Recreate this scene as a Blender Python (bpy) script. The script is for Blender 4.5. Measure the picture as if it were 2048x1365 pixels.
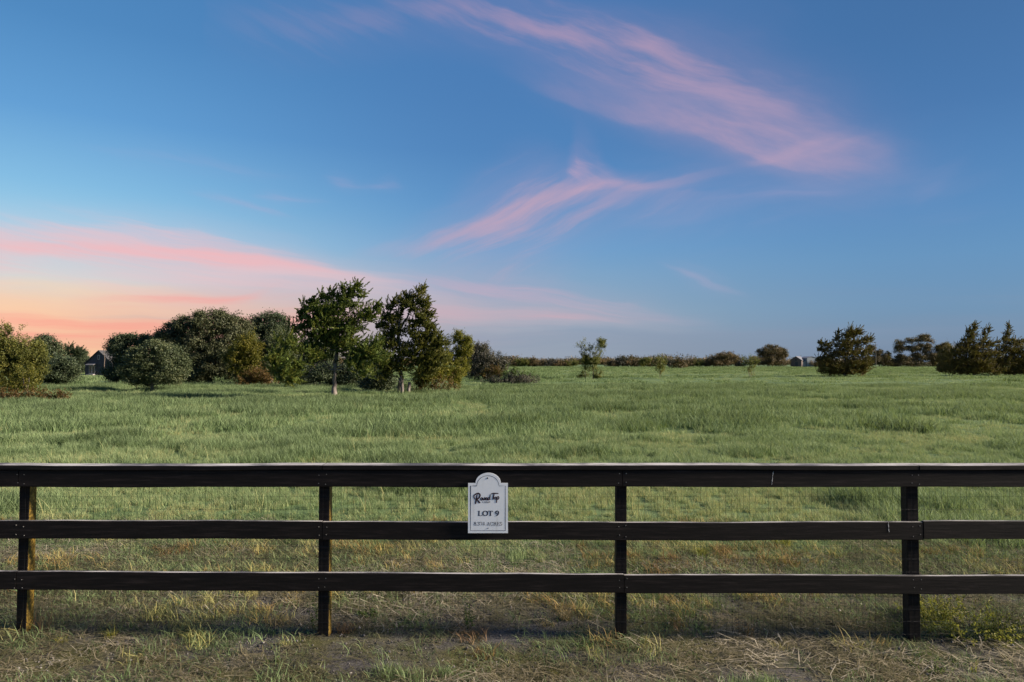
import bpy, math, random
import numpy as np
from mathutils import Vector

random.seed(7)
RNG = np.random.default_rng(11)
R = math.radians
SC = bpy.context.scene
COL = SC.collection
for _o in list(bpy.data.objects):
    bpy.data.objects.remove(_o)


def lin(r, g, b):
    f = lambda c: (c / 12.92) if c <= 0.04045 else ((c + 0.055) / 1.055) ** 2.4
    return (f(r / 255), f(g / 255), f(b / 255))


# ------------------------------------------------------------------ camera
F = 24.0 / 36.0 * 2048          # focal length in photo pixels
CAM_H = 2.26
PITCH = math.atan((725 - 682.5) / F)
cam_d = bpy.data.cameras.new("camera")
cam_d.lens = 24.0
cam_d.sensor_width = 36.0
cam_d.clip_start = 0.1
cam_d.clip_end = 20000
cam = bpy.data.objects.new("camera", cam_d)
cam.location = (0, 0, CAM_H)
cam.rotation_euler = (R(90) + PITCH, 0, 0)
COL.objects.link(cam)
SC.camera = cam

# ------------------------------------------------------------------ view
EXPOSURE = 1.5
SC.view_settings.view_transform = "Standard"
SC.view_settings.look = "None"
SC.view_settings.exposure = EXPOSURE
SC.view_settings.gamma = 1.0
SC.view_settings.use_curve_mapping = False
SC.cycles.max_bounces = 6
SC.cycles.diffuse_bounces = 3
SC.cycles.glossy_bounces = 2
SC.cycles.transmission_bounces = 3
SC.cycles.transparent_max_bounces = 4
SC.cycles.caustics_reflective = False
SC.cycles.caustics_refractive = False

# ------------------------------------------------------------------ sun
SUN_AZ, SUN_EL = R(95.5), R(24)
sd = Vector((math.sin(SUN_AZ) * math.cos(SUN_EL), math.cos(SUN_AZ) * math.cos(SUN_EL), math.sin(SUN_EL)))
sun_d = bpy.data.lights.new("sun", "SUN")
sun_d.energy = 4.1
sun_d.angle = R(11.0)
sun_d.color = (1.0, 0.87, 0.70)
sun = bpy.data.objects.new("sun", sun_d)
sun.rotation_euler = sd.to_track_quat("Z", "Y").to_euler()
COL.objects.link(sun)

# ------------------------------------------------------------------ sky
SKY_STRENGTH = 0.1
SKY_K = 1.0 / (2 ** EXPOSURE) / SKY_STRENGTH
world = bpy.data.worlds.new("World")
world.use_nodes = True
world.cycles.sampling_method = "MANUAL"
world.cycles.sample_map_resolution = 512
WT = world.node_tree
WT.nodes.clear()


def wn(kind, **kw):
    n = WT.nodes.new(kind)
    for k, v in kw.items():
        setattr(n, k, v)
    return n


def plug(sock, v):
    if isinstance(v, bpy.types.NodeSocket):
        WT.links.new(v, sock)
    else:
        sock.default_value = v


def M(op, a, b=None, c=None, clamp=False):
    n = wn("ShaderNodeMath", operation=op, use_clamp=clamp)
    plug(n.inputs[0], a)
    if b is not None:
        plug(n.inputs[1], b)
    if c is not None:
        plug(n.inputs[2], c)
    return n.outputs[0]


def mixc(f, a, b):
    n = wn("ShaderNodeMix", data_type="RGBA")
    plug(n.inputs[0], f)
    plug(n.inputs[6], a)
    plug(n.inputs[7], b)
    return n.outputs[2]


def smooth(x, lo, hi):
    n = wn("ShaderNodeMapRange", interpolation_type="SMOOTHSTEP")
    plug(n.inputs[0], x)
    n.inputs[1].default_value = lo
    n.inputs[2].default_value = hi
    return n.outputs[0]


def muted(stops, grey, gain):
    """The same ramp a little greyer and darker: thin dusk haze over the blue."""
    o = []
    for v, c in stops:
        y = 0.3 * c[0] + 0.55 * c[1] + 0.15 * c[2]
        o.append((v, tuple((k + (y - k) * grey) * gain for k in c)))
    return o


def elev_ramp(stops):
    """stops: (elevation in degrees, sRGB); the ramp spans 0..60 degrees."""
    n = wn("ShaderNodeValToRGB")
    cr = n.color_ramp
    cr.interpolation = "LINEAR"
    stops = sorted(stops)
    while len(cr.elements) < len(stops):
        cr.elements.new(0.5)
    for e, (v, c) in zip(cr.elements, stops):
        e.position = v / 60.0
    for e, (v, c) in zip(cr.elements, stops):
        e.color = (*lin(*c), 1)
    return n


tc = wn("ShaderNodeTexCoord")
sep = wn("ShaderNodeSeparateXYZ")
WT.links.new(tc.outputs["Generated"], sep.inputs[0])
dx, dy, dz = sep.outputs
az = M("ARCTAN2", dx, dy)                       # radians, 0 = straight ahead, + to the right
el = M("ARCSINE", dz)
azd = M("MULTIPLY", az, 180 / math.pi)
eld = M("MULTIPLY", el, 180 / math.pi)
sinaz = M("SINE", az)
eln = M("MULTIPLY", M("MAXIMUM", eld, 0.0), 1 / 60.0)

ramp_l = elev_ramp([(0.0, (255, 206, 160)), (0.9, (253, 198, 156)), (2.9, (247, 192, 160)), (4.4, (236, 206, 180)),
                    (6.0, (196, 216, 222)), (9.3, (160, 206, 230)), (12.5, (130, 188, 226)), (17.3, (96, 158, 212)),
                    (23.3, (76, 136, 192)), (40, (52, 106, 166)), (60, (42, 92, 150))])
ramp_c = elev_ramp(muted([(0.0, (152, 166, 184)), (2.0, (146, 166, 188)), (4.4, (138, 168, 195)), (7.3, (122, 165, 204)),
                    (9.4, (105, 160, 210)), (13.4, (86, 145, 204)), (17.3, (74, 132, 194)), (21, (70, 127, 190)),
                    (28, (68, 122, 186)), (40, (52, 104, 166)), (60, (42, 90, 150))], 0.07, 0.985))
ramp_r = elev_ramp(muted([(0.0, (98, 128, 164)), (1.5, (97, 134, 173)), (4.2, (94, 143, 188)), (7.7, (87, 145, 197)),
                    (11.0, (78, 138, 197)), (14.5, (70, 129, 191)), (18, (62, 119, 182)), (23.3, (58, 112, 173)),
                    (40, (46, 96, 156)), (60, (40, 86, 146))], 0.09, 0.975))
for rp in (ramp_l, ramp_c, ramp_r):
    WT.links.new(eln, rp.inputs[0])
sky = mixc(smooth(sinaz, -0.62, 0.02), ramp_l.outputs[0], ramp_c.outputs[0])
sky = mixc(smooth(sinaz, 0.0, 0.60), sky, ramp_r.outputs[0])

# slow warp that frays every cloud band
wv = wn("ShaderNodeCombineXYZ")
plug(wv.inputs[0], M("MULTIPLY", azd, 0.055))
plug(wv.inputs[1], M("MULTIPLY", eld, 0.13))
wnz = wn("ShaderNodeTexNoise")
wnz.inputs["Scale"].default_value = 1.0
wnz.inputs["Detail"].default_value = 4.0
WT.links.new(wv.outputs[0], wnz.inputs["Vector"])
wsep = wn("ShaderNodeSeparateColor")
WT.links.new(wnz.outputs["Color"], wsep.inputs[0])
az_w = M("ADD", azd, M("MULTIPLY", M("SUBTRACT", wsep.outputs[0], 0.5), 6.0))
el_w = M("ADD", eld, M("MULTIPLY", M("SUBTRACT", wsep.outputs[1], 0.5), 3.4))


def px_dir(x, y):
    u = math.atan((x - 1024) / F)
    v = math.atan((725 - y) / F * math.cos(u))
    return math.degrees(u), math.degrees(v)


_seed = [0]


def band(sky, pts, color, slope=0.0, stretch=(0.10, 0.9), noise=(0.35, 0.65), floor=0.15, wide=1.55):
    """A cirrus streak: pts = (x, y, width above, width below, density) read along the streak."""
    _seed[0] += 1
    pts = sorted(pts)
    us = [px_dir(p[0], p[1])[0] for p in pts]
    cs = [px_dir(p[0], p[1])[1] for p in pts]
    k = math.degrees(1 / F)
    up = [p[2] * k * wide for p in pts]
    dn = [p[3] * k * wide for p in pts]
    de = [p[4] for p in pts]
    n = 18
    uu = np.linspace(us[0], us[-1], n)

    def cub(ys):                                   # gently rounded interpolation
        y = np.interp(uu, us, ys)
        y2 = np.convolve(np.pad(y, 1, mode="edge"), [0.25, 0.5, 0.25], "valid")
        return y2
    c, a, b, d = cub(cs), cub(up), cub(dn), cub(de)
    rp = wn("ShaderNodeValToRGB")
    cr = rp.color_ramp
    cr.interpolation = "LINEAR"
    while len(cr.elements) < n + 2:
        cr.elements.new(0.99)
    pos = [(uu[0] - 0.5)] + list(uu) + [uu[-1] + 0.5]
    idx = [0] + list(range(n)) + [n - 1]
    for e, p in zip(cr.elements, pos):
        e.position = min(1, max(0, (p + 60) / 120))
    for j, (e, i) in enumerate(zip(cr.elements, idx)):
        dd = 0.0 if j in (0, n + 1) else d[i]
        e.color = (c[i] / 45, a[i] / 15, b[i] / 15, dd)
    un = M("MULTIPLY_ADD", az_w, 1 / 120, 0.5)
    WT.links.new(un, rp.inputs[0])
    s = wn("ShaderNodeSeparateColor")
    WT.links.new(rp.outputs[0], s.inputs[0])
    diff = M("SUBTRACT", el_w, M("MULTIPLY", s.outputs[0], 45))
    q1 = M("DIVIDE", M("MAXIMUM", diff, 0.0), M("MULTIPLY", s.outputs[1], 15))
    q2 = M("DIVIDE", M("MAXIMUM", M("MULTIPLY", diff, -1), 0.0), M("MULTIPLY", s.outputs[2], 15))
    qq = M("ADD", q1, q2)
    prof = smooth(M("SUBTRACT", 1.0, qq), 0.0, 1.0)
    halo = smooth(M("SUBTRACT", 1.0, M("MULTIPLY", qq, 0.45)), 0.0, 1.0)
    cs_, sn_ = math.cos(R(slope)), math.sin(R(slope))
    along = M("ADD", M("MULTIPLY", azd, cs_), M("MULTIPLY", el_w, sn_))
    across = M("SUBTRACT", M("MULTIPLY", el_w, cs_), M("MULTIPLY", azd, sn_))
    v = wn("ShaderNodeCombineXYZ")
    plug(v.inputs[0], M("MULTIPLY", along, stretch[0]))
    plug(v.inputs[1], M("MULTIPLY", across, stretch[1]))
    v.inputs[2].default_value = 3.7 * _seed[0]
    nz = wn("ShaderNodeTexNoise")
    nz.inputs["Scale"].default_value = 1.0
    nz.inputs["Detail"].default_value = 6.0
    nz.inputs["Roughness"].default_value = 0.6
    WT.links.new(v.outputs[0], nz.inputs["Vector"])
    # the noise eats into the streak from its edges; a faint veil spreads beyond it
    core = smooth(M("ADD", prof, M("MULTIPLY", M("SUBTRACT", nz.outputs[0], 0.5), 2.9)), 0.05, 1.55)
    core = M("MULTIPLY", core, smooth(halo, 0.0, 0.65))
    veil = M("MULTIPLY", halo, M("MULTIPLY_ADD", nz.outputs[0], 0.55, floor * 0.25))
    f = M("MULTIPLY", rp.outputs[1], M("ADD", M("MULTIPLY", core, 0.70), M("MULTIPLY", veil, 0.62)), clamp=True)
    return mixc(f, sky, (*lin(*color), 1))


# glow low on the left: broad veils, then the brighter bands within them
sky = band(sky, [(-600, 610, 40, 90, .6), (0, 605, 40, 70, .8), (300, 610, 35, 60, .6), (520, 620, 25, 50, .3), (760, 640, 20, 40, .0)],
           (255, 212, 166), 0, (.05, .5), (.2, .6), .5)
sky = band(sky, [(-600, 440, 40, 100, .4), (0, 468, 18, 60, .6), (200, 472, 20, 50, .62), (350, 492, 22, 55, .66), (500, 522, 20, 45, .65),
                 (640, 548, 16, 40, .55), (760, 572, 12, 40, .25), (900, 600, 10, 20, 0)],
           (247, 190, 190), -7, (.07, 1.5), (.30, .62), .35)
sky = band(sky, [(-600, 480, 14, 40, .5), (0, 493, 10, 22, .7), (180, 490, 9, 20, .75), (370, 500, 8, 20, .7), (520, 523, 8, 20, .6), (700, 560, 8, 20, .3), (820, 580, 8, 20, 0)],
           (252, 178, 178), -6, (.06, 1.7), (.30, .65), .25)
sky = band(sky, [(100, 545, 20, 26, .0), (250, 545, 18, 26, .5), (450, 550, 18, 24, .65), (650, 560, 16, 22, .55), (800, 575, 16, 26, .3), (900, 590, 10, 20, .0)],
           (232, 196, 200), -4, (.06, 1.6), (.3, .65), .3)
sky = band(sky, [(140, 598, 8, 14, .0), (240, 595, 9, 12, .55), (360, 591, 9, 11, .95), (440, 592, 9, 10, .95), (500, 590, 6, 9, .5), (560, 578, 5, 6, .2), (600, 570, 4, 5, .0)],
           (250, 160, 150), 3, (.06, 1.0), (.25, .6), .55)
sky = band(sky, [(-600, 645, 20, 30, .8), (0, 652, 20, 36, .85), (160, 655, 18, 34, .95), (300, 654, 16, 30, .9), (480, 640, 22, 30, .9), (600, 632, 18, 30, .85), (700, 628, 16, 26, .4), (800, 630, 14, 22, .15), (900, 640, 10, 20, 0)],
           (252, 156, 138), 1, (.05, 1.5), (.25, .62), .4)
sky = band(sky, [(120, 637, 4, 5, 0), (220, 635, 5, 6, .5), (330, 634, 5, 7, .6), (420, 632, 4, 5, 0)], (206, 178, 172), 0, (.05, 1.), (.2, .5), .6)
sky = band(sky, [(200, 600, 40, 40, 0), (450, 590, 50, 60, .3), (650, 600, 50, 60, .5), (850, 620, 50, 50, .5), (1050, 635, 44, 44, .38), (1250, 640, 36, 36, .2), (1450, 645, 20, 20, 0)],
           (216, 184, 190), -3, (.04, .6), (.3, .65), .5)
# streaks low in the middle
sky = band(sky, [(760, 560, 12, 20, 0), (900, 572, 14, 22, .45), (1000, 574, 13, 22, .6), (1090, 586, 12, 24, .55), (1200, 606, 12, 24, .4), (1320, 628, 12, 18, .2), (1420, 640, 8, 10, 0)],
           (214, 172, 190), -8, (.07, 1.5), (.3, .65), .3)
sky = band(sky, [(780, 618, 20, 30, 0), (880, 622, 18, 26, .6), (1000, 626, 12, 14, .4), (1110, 630, 10, 10, .65), (1200, 632, 8, 8, .3), (1330, 632, 8, 8, 0)],
           (216, 170, 182), -2, (.06, 1.6), (.3, .65), .3)
sky = band(sky, [(700, 668, 10, 14, 0), (880, 670, 9, 12, .55), (1060, 672, 8, 11, .6), (1250, 668, 8, 12, .3), (1500, 660, 6, 14, .2), (1900, 665, 6, 14, .1), (2048, 670, 5, 8, 0)],
           (142, 152, 180), 0, (.04, 1.0), (.25, .6), .5)
sky = band(sky, [(1325, 530, 6, 6, 0), (1380, 550, 10, 10, .35), (1450, 572, 9, 9, .28), (1520, 592, 5, 6, 0)], (186, 168, 196), -22, (.08, 1.), (.3, .65), .4)
# middle fan with its hook
sky = band(sky, [(700, 515, 14, 18, 0), (800, 500, 20, 26, .22), (880, 482, 30, 40, .55), (960, 458, 42, 54, .72), (1040, 425, 48, 66, .82), (1100, 392, 36, 66, .82), (1150, 376, 22, 56, .6),
                 (1230, 372, 12, 46, .35), (1340, 378, 10, 40, .18), (1450, 390, 8, 30, 0)],
           (204, 165, 183), 26, (.09, .8), (.25, .68), .4)
sky = band(sky, [(1120, 388, 6, 6, 0), (1165, 373, 8, 9, .5), (1210, 362, 11, 12, .55), (1290, 368, 9, 11, .45), (1350, 358, 10, 11, .28), (1430, 340, 12, 12, .12), (1500, 322, 14, 14, 0)],
           (204, 165, 184), 8, (.09, .9), (.25, .65), .4)
sky = band(sky, [(1126, 350, 18, 14, 0), (1139, 338, 20, 18, .9), (1150, 345, 34, 18, .75), (1172, 354, 40, 14, .35), (1205, 362, 20, 10, .3), (1240, 368, 6, 8, 0)],
           (208, 168, 190), -30, (.2, .7), (.2, .6), .6)
sky = band(sky, [(1350, 400, 6, 6, 0), (1480, 385, 7, 9, .25), (1600, 387, 6, 8, .25), (1720, 378, 6, 8, 0)], (164, 158, 196), 2, (.08, 1.), (.3, .65), .4)
# the long high streak
sky = band(sky, [(420, 20, 40, 40, 0), (540, 35, 34, 34, .14), (600, 40, 34, 30, .2), (680, 24, 26, 26, .14), (800, 8, 30, 26, .25), (900, 4, 26, 22, .42), (1000, 26, 20, 26, .55), (1100, 52, 20, 34, .6),
                 (1220, 76, 22, 36, .66), (1330, 104, 26, 50, .66), (1420, 140, 34, 60, .58), (1500, 176, 40, 66, .5), (1580, 222, 44, 60, .42), (1660, 262, 44, 60, .42), (1720, 295, 36, 46, .18), (1790, 315, 24, 40, 0)],
           (198, 160, 182), -17, (.11, .85), (.25, .68), .35)
sky = band(sky, [(1000, 120, 20, 16, 0), (1120, 180, 30, 16, .15), (1250, 222, 34, 16, .28), (1350, 242, 36, 18, .5), (1400, 252, 36, 16, .62), (1480, 276, 44, 14, .6), (1550, 306, 56, 18, .62),
                 (1600, 330, 70, 18, .5), (1670, 326, 64, 30, .32), (1750, 305, 50, 36, .12), (1830, 290, 40, 40, 0)],
           (202, 162, 182), -24, (.12, .5), (.22, .68), .35)
sky = band(sky, [(1480, 320, 10, 8, 0), (1540, 312, 20, 12, .45), (1600, 290, 20, 18, .5), (1660, 262, 16, 22, .4), (1720, 275, 14, 16, .3), (1800, 290, 10, 10, 0)],
           (196, 162, 184), 10, (.12, .7), (.25, .65), .3)
sky = band(sky, [(1100, 150, 30, 30, 0), (1250, 160, 60, 60, .22), (1400, 190, 70, 60, .45), (1520, 230, 80, 80, .5), (1640, 265, 70, 60, .36), (1750, 295, 60, 56, .18), (1880, 320, 40, 40, 0)],
           (180, 157, 186), -22, (.11, .32), (.3, .65), .3)
sky = band(sky, [(1180, 400, 30, 40, 0), (1300, 400, 40, 60, .2), (1500, 400, 50, 50, .18), (1700, 380, 60, 40, .14), (1900, 360, 60, 60, .1), (2048, 350, 40, 40, 0)],
           (166, 160, 196), 6, (.08, .5), (.3, .65), .3)
# grey mauve murk above the horizon
sky = band(sky, [(-200, 690, 30, 40, 0), (600, 690, 40, 40, .12), (1000, 690, 50, 40, .4), (1400, 690, 56, 40, .5), (1800, 680, 66, 50, .45), (2300, 680, 70, 60, .4), (3000, 690, 50, 40, 0)],
           (122, 138, 168), 0, (.03, .7), (.3, .65), .6)
# a few stray wisps
for pts, sl in (([(480, 392, 5, 5, 0), (540, 394, 8, 8, .40), (600, 398, 6, 6, .15), (650, 400, 4, 4, 0)], -2),
                ([(350, 385, 5, 5, 0), (430, 408, 9, 9, .22), (510, 425, 7, 7, .25), (570, 440, 4, 4, 0)], -14),
                ([(640, 350, 5, 5, 0), (680, 366, 9, 7, .3), (720, 372, 5, 5, .1), (770, 365, 8, 6, .28), (800, 370, 4, 4, 0)], -6),
                ([(120, 280, 8, 8, 0), (300, 300, 14, 14, .12), (480, 335, 12, 12, .1), (600, 350, 8, 8, 0)], -10),
                ([(1820, 400, 20, 20, 0), (1900, 350, 30, 30, .08), (1960, 300, 30, 30, .0)], 30)):
    sky = band(sky, pts, (188, 168, 200), sl, (.10, 1.), (.3, .65), .3)

nish = wn("ShaderNodeTexSky", sky_type="NISHITA")
nish.sun_disc = False
nish.sun_elevation = SUN_EL
nish.sun_rotation = SUN_AZ
nish.air_density = 1.0
nish.dust_density = 0.6
scale = wn("ShaderNodeVectorMath", operation="SCALE")
WT.links.new(sky, scale.inputs[0])
scale.inputs["Scale"].default_value = SKY_K
ns = wn("ShaderNodeVectorMath", operation="SCALE")
WT.links.new(nish.outputs[0], ns.inputs[0])
ns.inputs["Scale"].default_value = 0.6
final = mixc(0.06, scale.outputs[0], ns.outputs[0])
bg = wn("ShaderNodeBackground")
WT.links.new(final, bg.inputs[0])
bg.inputs[1].default_value = SKY_STRENGTH
wo = wn("ShaderNodeOutputWorld")
WT.links.new(bg.outputs[0], wo.inputs[0])
SC.world = world


# ------------------------------------------------------------------ helpers
def vnoise(x, y, seed=0):
    """Value noise in 0..1 for numpy arrays."""
    x = np.asarray(x, float)
    y = np.asarray(y, float)
    xi, yi = np.floor(x).astype(np.int64), np.floor(y).astype(np.int64)
    fx, fy = x - xi, y - yi
    fx, fy = fx * fx * (3 - 2 * fx), fy * fy * (3 - 2 * fy)

    def h(a, b):
        n = (a * 374761393 + b * 668265263 + seed * 974711) & 0x7FFFFFFF
        n = ((n ^ (n >> 13)) * 1274126177) & 0x7FFFFFFF
        return ((n ^ (n >> 16)) & 0xFFFF) / 65535.0
    a, b, c, d = h(xi, yi), h(xi + 1, yi), h(xi, yi + 1), h(xi + 1, yi + 1)
    return (a * (1 - fx) + b * fx) * (1 - fy) + (c * (1 - fx) + d * fx) * fy


def fbm(x, y, seed=0, oct=4):
    s, a, t = 0.0, 0.5, 0.0
    for i in range(oct):
        s = s + a * vnoise(np.asarray(x) * 2 ** i, np.asarray(y) * 2 ** i, seed + i)
        t += a
        a *= 0.5
    return s / t


def sstep(x, a, b):
    t = np.clip((np.asarray(x, float) - a) / (b - a), 0, 1)
    return t * t * (3 - 2 * t)


def gz(x, y):
    """Height of the ground."""
    x = np.asarray(x, float)
    y = np.asarray(y, float)
    near = 1 - sstep(y, 8, 16)
    z = -0.009 * np.clip(x, -6, 6) * near
    z = z + 0.05 * (fbm(x / 1.3, y / 1.3, 3) - 0.5) * sstep(y, 1, 5)
    z = z + 0.22 * (fbm(x / 9, y / 7, 9) - 0.5) * sstep(y, 8, 20)
    z = z - 0.95 * sstep(y, 60, 165) * sstep(-x, 25, 75)
    return z


def gzf(x, y):
    return float(gz(x, y))


def ray(px, py, d):
    """Point at depth d on the line of sight of photo pixel (px, py)."""
    a, b = (px - 1024) / F, (682.5 - py) / F
    cp, sp = math.cos(PITCH), math.sin(PITCH)
    return Vector((a * d, (cp - b * sp) * d, CAM_H + (sp + b * cp) * d))


def ground_at(px, py):
    """Where the line of sight of a pixel meets the ground."""
    d = max(3.0, 3085.0 / max(1.0, py - 725))
    for _ in range(20):
        p = ray(px, py, d)
        err = p.z - gzf(p.x, p.y)
        d += err * F / max(3.0, py - 725) * 0.7
        d = min(max(d, 2.0), 900)
    p = ray(px, py, d)
    return p, d


def link(name, me, mats=None, parent=None, smooth_=False):
    o = bpy.data.objects.new(name, me)
    COL.objects.link(o)
    if mats is not None:
        for m in (mats if isinstance(mats, (list, tuple)) else [mats]):
            if len(me.materials) < (len(mats) if isinstance(mats, (list, tuple)) else 1):
                me.materials.append(m)
    if parent is not None:
        o.parent = parent
    if smooth_:
        me.polygons.foreach_set("use_smooth", [True] * len(me.polygons))
    return o


def thing(name, label, cat, loc, group=None, rz=0.0):
    o = bpy.data.objects.new(name, None)
    o.empty_display_size = 0.2
    COL.objects.link(o)
    o.location = loc
    o.rotation_euler = (0, 0, rz)
    o["label"] = label
    o["category"] = cat
    if group:
        o["group"] = group
    return o


def mesh_np(name, V, Fc, attrs=None):
    """Mesh from numpy arrays; every face has the same corner count. attrs: name -> (domain, values)."""
    me = bpy.data.meshes.new(name)
    n, k = len(Fc), Fc.shape[1]
    me.vertices.add(len(V))
    me.vertices.foreach_set("co", np.ascontiguousarray(V, np.float32).ravel())
    me.loops.add(n * k)
    me.loops.foreach_set("vertex_index", np.ascontiguousarray(Fc, np.int32).ravel())
    me.polygons.add(n)
    me.polygons.foreach_set("loop_start", np.arange(0, n * k, k, dtype=np.int32))
    me.update(calc_edges=True)
    for a, (dom, val) in (attrs or {}).items():
        at = me.attributes.new(a, "FLOAT", dom)
        at.data.foreach_set("value", np.ascontiguousarray(val, np.float32))
    return me


def mesh_py(name, V, Fc):
    me = bpy.data.meshes.new(name)
    me.from_pydata([tuple(v) for v in V], [], [tuple(f) for f in Fc])
    me.update()
    return me


def box_vf(x0, x1, y0, y1, z0, z1):
    V = [(x0, y0, z0), (x1, y0, z0), (x1, y1, z0), (x0, y1, z0), (x0, y0, z1), (x1, y0, z1), (x1, y1, z1), (x0, y1, z1)]
    Fc = [(0, 3, 2, 1), (4, 5, 6, 7), (0, 1, 5, 4), (1, 2, 6, 5), (2, 3, 7, 6), (3, 0, 4, 7)]
    return V, Fc


def tubes(polys, sides=6, noise=0.0):
    """polys: list of (points (N,3), radii (N)). One mesh's verts and quads."""
    V, Fc = [], []
    for pts, rad in polys:
        pts = np.asarray(pts, float)
        n = len(pts)
        base = len(V)
        for i in range(n):
            t = pts[min(i + 1, n - 1)] - pts[max(i - 1, 0)]
            t = t / (np.linalg.norm(t) + 1e-9)
            a = np.cross(t, (0, 1, 0) if abs(t[1]) < 0.9 else (1, 0, 0))
            a /= np.linalg.norm(a)
            b = np.cross(t, a)
            for k in range(sides):
                th = 2 * math.pi * k / sides
                r = rad[i] * (1 + noise * (RNG.random() - 0.5))
                V.append(tuple(pts[i] + r * (math.cos(th) * a + math.sin(th) * b)))
        for i in range(n - 1):
            for k in range(sides):
                k2 = (k + 1) % sides
                Fc.append((base + i * sides + k, base + i * sides + k2, base + (i + 1) * sides + k2, base + (i + 1) * sides + k))
        Fc.append(tuple(base + (n - 1) * sides + k for k in range(sides)))
    return V, Fc


def wobble(p0, p1, n=6, amp=0.08, sag=0.0):
    p0, p1 = np.asarray(p0, float), np.asarray(p1, float)
    L = np.linalg.norm(p1 - p0)
    t = np.linspace(0, 1, n)[:, None]
    pts = p0 + (p1 - p0) * t
    off = RNG.normal(0, amp * L * 0.5, (n, 3)) * np.sin(np.pi * t)
    pts = pts + off
    pts[:, 2] += sag * L * np.sin(np.pi * t[:, 0])
    return pts


# ------------------------------------------------------------------ materials
def new_mat(name):
    m = bpy.data.materials.new(name)
    m.use_nodes = True
    nt = m.node_tree
    nt.nodes.clear()
    out = nt.nodes.new("ShaderNodeOutputMaterial")
    return m, nt, out


def N(nt, kind, **kw):
    n = nt.nodes.new(kind)
    for k, v in kw.items():
        setattr(n, k, v)
    return n


def ramp(nt, fac, stops, interp="LINEAR"):
    n = N(nt, "ShaderNodeValToRGB")
    cr = n.color_ramp
    cr.interpolation = interp
    while len(cr.elements) < len(stops):
        cr.elements.new(0.5)
    for e, (p, c) in zip(cr.elements, stops):
        e.position = p
    for e, (p, c) in zip(cr.elements, stops):
        e.color = (*c, 1)
    if fac is not None:
        nt.links.new(fac, n.inputs[0])
    return n.outputs[0]


def mixn(nt, f, a, b, blend="MIX"):
    n = N(nt, "ShaderNodeMix", data_type="RGBA", blend_type=blend)
    for s, v in ((n.inputs[0], f), (n.inputs[6], a), (n.inputs[7], b)):
        if isinstance(v, bpy.types.NodeSocket):
            nt.links.new(v, s)
        elif isinstance(v, (tuple, list)):
            s.default_value = (*v[:3], 1)
        else:
            s.default_value = v
    return n.outputs[2]


def noise(nt, scale, detail=4, rough=0.55, vec=None, coord="Object", stretch=None):
    n = N(nt, "ShaderNodeTexNoise")
    n.inputs["Scale"].default_value = scale
    n.inputs["Detail"].default_value = detail
    n.inputs["Roughness"].default_value = rough
    if vec is None:
        t = N(nt, "ShaderNodeTexCoord")
        vec = t.outputs[coord]
    if stretch:
        mp = N(nt, "ShaderNodeMapping")
        mp.inputs["Scale"].default_value = stretch
        nt.links.new(vec, mp.inputs[0])
        vec = mp.outputs[0]
    nt.links.new(vec, n.inputs["Vector"])
    return n.outputs[0]


def attr(nt, name, inst=False):
    a = N(nt, "ShaderNodeAttribute", attribute_name=name, attribute_type="INSTANCER" if inst else "GEOMETRY")
    return a.outputs["Fac"]


def mathn(nt, op, a, b=None, clamp=False):
    n = N(nt, "ShaderNodeMath", operation=op, use_clamp=clamp)
    for s, v in zip(n.inputs, (a, b)):
        if v is None:
            continue
        if isinstance(v, bpy.types.NodeSocket):
            nt.links.new(v, s)
        else:
            s.default_value = v
    return n.outputs[0]


def leafy(nt, out, color, trans=0.35, rough=0.55, spec=0.25):
    p = N(nt, "ShaderNodeBsdfPrincipled")
    p.inputs["Roughness"].default_value = rough
    p.inputs["Specular IOR Level"].default_value = spec
    t = N(nt, "ShaderNodeBsdfTranslucent")
    nt.links.new(color, p.inputs["Base Color"])
    tcol = mixn(nt, 0.5, color, (0.14, 0.17, 0.02), "MIX")
    nt.links.new(tcol, t.inputs[0])
    mx = N(nt, "ShaderNodeMixShader")
    mx.inputs[0].default_value = trans
    nt.links.new(p.outputs[0], mx.inputs[1])
    nt.links.new(t.outputs[0], mx.inputs[2])
    nt.links.new(mx.outputs[0], out.inputs[0])


def leaf_mat(name, dark, mid, light, trans=0.3):
    """Leaf colour varies leaf by leaf (tint) with broad drifts through the crown."""
    m, nt, out = new_mat(name)
    t = attr(nt, "tint")
    nz = noise(nt, 0.7, 3)
    f = mathn(nt, "ADD", mathn(nt, "MULTIPLY", t, 0.75), mathn(nt, "MULTIPLY", nz, 0.5))
    f = mathn(nt, "SUBTRACT", f, 0.12, True)
    c = ramp(nt, f, [(0.0, dark), (0.5, mid), (1.0, light)])
    leafy(nt, out, c, trans)
    return m


def bark_mat(name, c0, c1, scale=6):
    m, nt, out = new_mat(name)
    p = N(nt, "ShaderNodeBsdfPrincipled")
    nz = noise(nt, scale, 6, 0.65, stretch=(1, 1, 0.18))
    nt.links.new(ramp(nt, nz, [(0.3, c0), (0.7, c1)]), p.inputs["Base Color"])
    p.inputs["Roughness"].default_value = 0.9
    b = N(nt, "ShaderNodeBump")
    b.inputs["Strength"].default_value = 0.6
    b.inputs["Distance"].default_value = 0.02
    nt.links.new(nz, b.inputs["Height"])
    nt.links.new(b.outputs[0], p.inputs["Normal"])
    nt.links.new(p.outputs[0], out.inputs[0])
    return m


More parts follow.
